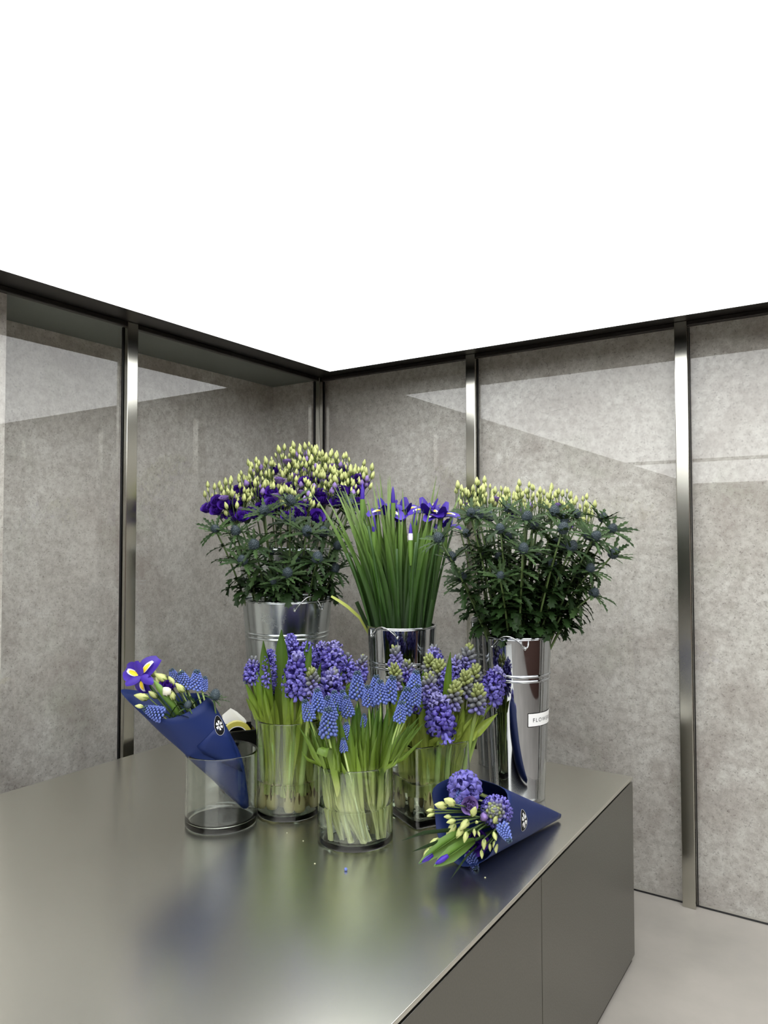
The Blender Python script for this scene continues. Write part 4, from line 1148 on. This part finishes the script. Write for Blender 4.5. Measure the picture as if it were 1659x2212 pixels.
i1 = -1
for (px, py, dd, dx, dy, sc, what) in ((322, 1508, -0.03, -0.9, 0.25, 1.15, 'pale lisianthus bud resting on the left paper edge under the iris'), (336, 1462, 0.02, -0.4, 0.9, 1.0, 'upright cream lisianthus bud just right of the open iris'),
                                       (362, 1472, 0.0, -0.8, 0.6, 1.2, 'fat cream lisianthus bud in the middle of the standing bouquet'), (345, 1480, 0.0, -0.3, 0.9, 0.8, 'small green lisianthus bud beside the iris sheath'),
                                       (380, 1482, 0.0, -0.5, 0.8, 1.0, 'green lisianthus bud left of the grape hyacinths'), (398, 1494, -0.02, -0.5, 0.6, 1.0, 'round pale lisianthus bud under the grape hyacinths'),
                                       (310, 1527, -0.06, -1, 0.2, 0.65, 'tiny yellow bud at the left end of the low grape hyacinth'), (391, 1461, 0.02, 0.0, 1, 0.6, 'tiny bud above the upper grape hyacinths'), (376, 1512, -0.03, -0.3, 0.9, 0.9, 'pale bud deep inside the paper cone'), (340, 1508, -0.01, -0.6, 0.6, 0.9, 'pale bud behind the iris sheath')):
    one_bud(what, px, py, 2.36 + dd, RT * dx + UP * dy - FW * 0.25, sc, 2, G1, B1)
t = thing('lisianthus', 'purple and white lisianthus bloom in the middle of the standing bouquet', 'flower', B1, G1); p = W(365, 1488, 2.36); stem_to(t, B1, p, 'lstem')
link('bloom', ROSE[1], t, orient(p - B1, -FW + UP, RT, 0.85)); link('pale_petal', lis_bud(0.04, 0.016, M['cream']), t, orient(W(366, 1500, 2.325) - B1, -FW * 0.6 + UP * 0.8 - RT * 0.4, RT, 0.9))
for j, (px, py, lp, dx, dy, lab) in enumerate(((424, 1488, 42, 0.05, 1, 'upright blue grape hyacinth at the right of the standing bouquet'), (404, 1487, 40, -0.35, 1, 'leaning blue grape hyacinth in the centre of the standing bouquet'), (382, 1474, 32, -0.4, 1, 'blue grape hyacinth behind the cream buds of the standing bouquet'),
                                              (352, 1546, 44, -1, 0.45, 'blue grape hyacinth drooping over the front paper edge'), (436, 1490, 30, 0.3, 1, 'short violet-blue grape hyacinth beside the thistle of the bouquet'))):
    D = 2.37 if j != 3 else 2.31; p = W(px, py, D); t = thing('grape_hyacinth', lab, 'flower', B1, G1); stem_to(t, B1, p, 'mu_stem')
    s = lp * D / FPX / 0.078; tag(link('flower_head', MUS[j % 3], t, orient(p - B1, RT * dx + UP * dy - FW * 0.1, rdir(), (s * 1.25, s * 1.25, s))), kind='stuff')
for px, py, D, lab, s in ((462, 1512, 2.36, 'blue spiny sea holly at the right edge of the standing bouquet', 0.72), (404, 1530, 2.33, 'small sea holly sunk low in the standing bouquet', 0.5)):
    p = W(px, py, D); t = thing('sea_holly', lab, 'flower', B1, G1); stem_to(t, B1, p, 'estem'); d = (UP + RT * 0.25).normalized()
    link('flower_head', E_HEAD, t, orient(p - B1, d, RT, s * 1.05))
    x = d.orthogonal().normalized(); y = d.cross(x)
    for k in range(12):
        a = 2 * pi * k / 12; o = x * cos(a) + y * sin(a); link('bract', E_BRACT[k % 2], t, orient(p - B1, o * 0.8 + d * U(-0.1, 0.7), -d, s * U(0.7, 1.0)))
    for k in range(4):
        o = RT * U(-1, 0.3) + UP * U(-0.2, 0.8); link('leaf', E_LEAF[k % 3], t, orient(W(px - 40 + U(-20, 20), py + 20, D - 0.02) - B1, o, -UP, 0.6))

# flowers of the lying bouquet
G2 = 'flowers of the lying wrapped bouquet'
B2 = T2 + (cen2 - T2) * 0.35 + ZU * 0.01
D2_ = (M2 - CAM).dot(FW)


def place2(px, py, dd): return W(px, py, D2_ + dd)


p = place2(1004, 1702, 0.02)
t = thing('hyacinth', 'open violet hyacinth at the top of the lying bouquet', 'flower', B2, G2); stem_to(t, B2, p, 'hy_stem', 0.006)
axh = (-FW * 0.9 + UP * 0.35 - RT * 0.1).normalized(); x = axh.orthogonal().normalized(); y = axh.cross(x)
for k in range(15):
    a = k * 2.39996; o = x * cos(a) + y * sin(a); el = radians(-5 + 70 * (k / 15) ** 1.6); link('floret', random.choice(HY_OPEN[:2] + HY_OPEN[3:]), t, orient(p - B2 + axh * (0.03 * k / 15 - 0.02), o * cos(el) + axh * sin(el), rdir(), 1.45))
p = place2(1071, 1752, -0.02)
t = thing('hyacinth', 'dense violet hyacinth with green bud tip in the lying bouquet', 'flower', B2, G2); stem_to(t, B2, p, 'hy_stem', 0.006)
axh = (-FW * 0.9 - RT * 0.25 + UP * 0.4).normalized(); x = axh.orthogonal().normalized(); y = axh.cross(x)
for k in range(64):
    q_ = k / 64; a = k * 2.39996; o = x * cos(a) + y * sin(a); el = radians(5 + 80 * q_ ** 0.8); me = HY_OPEN[k % 3] if q_ < 0.36 else HY_BUD['bud_l'] if q_ < 0.52 else HY_BUD['bud_s' if k % 3 else 'bud_g']
    link('floret', me, t, orient(p - B2 + o * 0.026 * (1 - q_) + axh * (0.03 * q_ - 0.01), o * cos(el) + axh * sin(el), rdir(), 0.68 if q_ < 0.36 else 0.9))
for px, py, lab, s in ((1013, 1738, 'lilac half-open lisianthus bloom under the violet hyacinth', 1.01), (1044, 1764, 'small lilac lisianthus bud right of the pale buds', 0.85)):
    p = place2(px, py, -0.03); t = thing('lisianthus', lab, 'flower', B2, G2); stem_to(t, B2, p, 'lstem')
    link('bloom', ROSE_L if s > 1 else LBL, t, orient(p - B2, -FW + UP * 0.3, RT, 0.85 if s > 1 else 0.8))
p = place2(1022, 1812, 0.03); t = thing('lisianthus', 'dark purple lisianthus bloom in the shade of the paper cone', 'flower', B2, G2); stem_to(t, B2, p, 'lstem'); link('bloom', ROSE[0], t, orient(p - B2, -FW + UP * 0.2, RT, 1.0))
BU = [(965, 1742, -1, 0.35, 1.1, 2), (982, 1738, -0.8, 0.6, 1.15, 2), (936, 1750, -1, 0.1, 0.85, 1), (938, 1757, -1, -0.2, 0.9, 1), (975, 1765, -1, 0.25, 0.95, 1), (984, 1772, -0.9, 0.0, 0.95, 0), (1020, 1762, 0.2, 0.9, 1.0, 2), (1012, 1772, -0.5, -0.3, 1.1, 2), (1000, 1785, -0.6, -0.8, 1.0, 2), (984, 1780, -0.8, -0.8, 1.15, 2),
      (1029, 1776, 0, 0.2, 0.75, 1), (1068, 1778, 0.1, 0.9, 0.85, 0), (1066, 1797, 0.1, -0.3, 0.85, 0), (1046, 1812, -0.1, -0.9, 0.9, 0), (1058, 1822, 0, -1, 0.8, 1), (1069, 1816, 0.05, -1, 1.0, 0), (1040, 1836, 0, -1, 0.85, 1), (1024, 1790, 0, -0.6, 0.8, 1), (1008, 1796, -0.3, -0.9, 0.95, 0), (950, 1812, -0.9, -0.5, 1.15, 2), (928, 1832, -0.7, -0.9, 1.0, 0), (1032, 1795, 0.3, -0.8, 0.6, 1)]
for i, (px, py, dx, dy, s, big) in enumerate(BU):
    rk = sorted(range(len(BU)), key=lambda j: BU[j][0]).index(i)
    one_bud('pale green lisianthus bud spilling from the lying bouquet, %s from the left' % ORD[rk], px, py, D2_ - 0.06 - U(0, 0.03), RT * dx + UP * dy - FW * 0.5, s * 0.9, big, G2, B2)
for i, (pts, lab, pm_) in enumerate((([(1015, 1795), (985, 1808), (955, 1828), (925, 1850), (904, 1866)], 'upper closed iris bud with violet tip at the lower left', (904, 1866, 935, 1846)), ([(1025, 1815), (1000, 1828), (975, 1845), (950, 1862), (937, 1872)], 'lower closed iris bud with violet tip at the lower left', (938, 1868, 968, 1848)))):
    dz = [0.0, -0.05, -0.08, -0.10, -0.11]; w3 = [W(a, b, D2_ + d - 0.03) for (a, b), d in zip(pts, dz)]
    for p in w3: p.z = max(p.z, ZT + 0.008)
    t = thing('iris', lab, 'flower', B2, G2); link('stem', MB().tube([V(), (w3[0] - B2) * 0.6, w3[0] - B2], 0.005, 6).mesh('stem', M['ir_stem']), t)
    for k_, sg in ((0, 1), (1, -1)):
        link('sheath', MB().leaf([p - B2 + UP * 0.003 * sg * (1 - abs(2 * n / 4 - 1)) for n, p in enumerate(w3)], [0.006, 0.013, 0.014, 0.008, 0.0005], UP + RT * 0.3, 0.8 * sg).mesh('sheath', M['ir_sheath']), t)
    a, b, c, d = pm_; e0, e1_ = W(a, b, D2_ - 0.135), W(c, d, D2_ - 0.125)
    for e in (e0, e1_): e.z = max(e.z, ZT + 0.012)
    link('bud', MB().tube([e1_ - B2, e1_.lerp(e0, 0.4) - B2, e1_.lerp(e0, 0.75) - B2, e0 - B2], [0.005, 0.008, 0.0055, 0.001], 7).mesh('bud', M['iris']), t)
for i, (pts, lab) in enumerate((([(1003, 1792), (960, 1795), (915, 1800), (868, 1816)], 'long thin leaf reaching furthest left from the lying bouquet'), ([(1010, 1800), (965, 1812), (925, 1828), (890, 1840)], 'thin leaf lying left over the worktop under the long leaf'), ([(1030, 1830), (1010, 1850), (990, 1878), (973, 1900)], 'thin leaf pointing down to the viewer from the lying bouquet'))):
    w3 = []
    for n, (a, b) in enumerate(pts):
        pz = W(a, b, D2_ - 0.05 - 0.04 * n)
        if pz.z < ZT + 0.004: pz = atz(a, b, ZT + 0.004)
        w3.append(pz)
    lf = link('iris_leaf', MB().leaf(w3, [0.005, 0.006, 0.0055, 0.0005], UP + RT * 0.2, 0.4).mesh('iris_leaf', M['ir_leaf'], True, w3[0])); lf.location = w3[0]
    tag(lf, lab, 'leaf', G2)
for j, (px, py, lab) in enumerate(((1084, 1784, 'blue grape hyacinth at the right inside the lying bouquet'), (992, 1716, 'blue grape hyacinth peeping through the open hyacinth'), (1015, 1845, 'blue grape hyacinth low in the shade of the lying cone'))):
    p = place2(px, py, 0.01 if j else -0.09); t = thing('grape_hyacinth', lab, 'flower', B2, G2); stem_to(t, B2, p, 'mu_stem')
    tag(link('flower_head', MUS[j], t, orient(p - B2, -FW * 0.8 + RT * 0.2 - UP * 0.3, rdir(), 0.75)), kind='stuff')

# ------------------------------------------------------------------ black holder with tape and card behind the dry vase
BC = V((-1.994, 2.015, ZT)); bx = (RH * 0.92 + FH * 0.38).normalized(); by = ZU.cross(bx)
t = thing('storage_box', 'black open box standing behind the dry glass cylinder', 'box', BC)
hw_, hd_, hh_ = 0.062, 0.05, 0.213
q = MB()


def slab(a, b):
    i = len(q.v); q.box(a, b)
    for n in range(i, len(q.v)):
        v = q.v[n]; q.v[n] = bx * v.x + by * v.y + ZU * v.z


slab((-hw_, -hd_, 0), (hw_, hd_, 0.005))
for a, b in (((-hw_, -hd_, 0), (hw_, -hd_ + 0.004, hh_)), ((-hw_, hd_ - 0.004, 0), (hw_, hd_, hh_ + 0.012)), ((-hw_, -hd_, 0), (-hw_ + 0.004, hd_, hh_ + 0.004)), ((hw_ - 0.004, -hd_, 0), (hw_, hd_, hh_ + 0.004))): slab(a, b)
bo_ = bevel(link('body', q.mesh('body', M['black'], False), t), 0.0015)
q = MB()
for a, b in (((-hw_ - 0.003, -hd_ - 0.003, hh_), (hw_ + 0.003, -hd_ + 0.004, hh_ + 0.006)),): slab(a, b)
bevel(link('rim', q.mesh('rim', M['black'], False), t), 0.002)
# tape roll
tc_ = W(511, 1590, 2.775); tax = (FH + RH * -0.35).normalized()
prof = [(0.040, -0.012), (0.057, -0.012), (0.057, 0.012), (0.040, 0.012), (0.040, -0.012)]
tr = link('tape_roll', MB().lathe(prof, 40, (0, 0, 0), tax).mesh('tape_roll', M['tape'], False)); tr.location = tc_
tag(tr, 'roll of yellow adhesive tape sticking out of the black box', 'tape')
link('core', MB().lathe([(0.037, -0.0125), (0.0398, -0.0125), (0.0398, 0.0125), (0.037, 0.0125), (0.037, -0.0125)], 32, (0, 0, 0), tax).mesh('core', M['white'], False), tr)
# card
P = [W(480, 1545, 2.80), W(498, 1530, 2.80), W(512, 1538, 2.805), W(528, 1552, 2.81), W(532, 1558, 2.81), W(531, 1566, 2.81), W(520, 1640, 2.82), W(485, 1640, 2.81)]
q = MB(); c0 = P[-1]; a_ = q.ring([p - c0 for p in P]); b_ = q.ring([p - c0 + FW * 0.002 for p in P]); q.face(*a_); q.face(*b_[::-1]); q.bridge(a_, b_)
cd = link('card', q.mesh('card', M['card'], False, None, True)); cd.location = c0; tag(cd, 'white card standing behind the yellow tape roll', 'card')
hole = W(525.5, 1562, 2.803); link('punched_mark', MB().lathe([(0, 0), (0.0042, 0), (0.0042, 0.001), (0, 0.001)], 14, hole - c0, -FW).mesh('punched_mark', M['sticker']), cd)

# crumbs and a fallen floret on the worktop
p = atz(747, 1881, ZT); f_ = link('fallen_floret', MB().lathe([(0, 0), (0.004, 0.001), (0.0052, 0.004), (0.0035, 0.008), (0, 0.0085)], 8).mesh('fallen_floret', M['mus']), None); f_.location = p
tag(f_, 'single blue floret fallen on the worktop before the front vase', 'floret')
for px, py, lab in ((655, 1817, 'tiny pale crumb on the worktop left of the front vase'), (680, 1866, 'tiny pale crumb on the worktop before the front vase'), (1048, 1896, 'tiny pale crumb on the worktop before the lying bouquet'), (620, 1800, 'tiny pale crumb in front of the tall round vase')):
    o_ = link('plant_crumb', MB().lathe([(0, 0), (0.0022, 0.0004), (0.0026, 0.0012), (0, 0.0022)], 6).mesh('plant_crumb', M['debris']), None); o_.location = atz(px, py, ZT); tag(o_, lab, 'crumb')
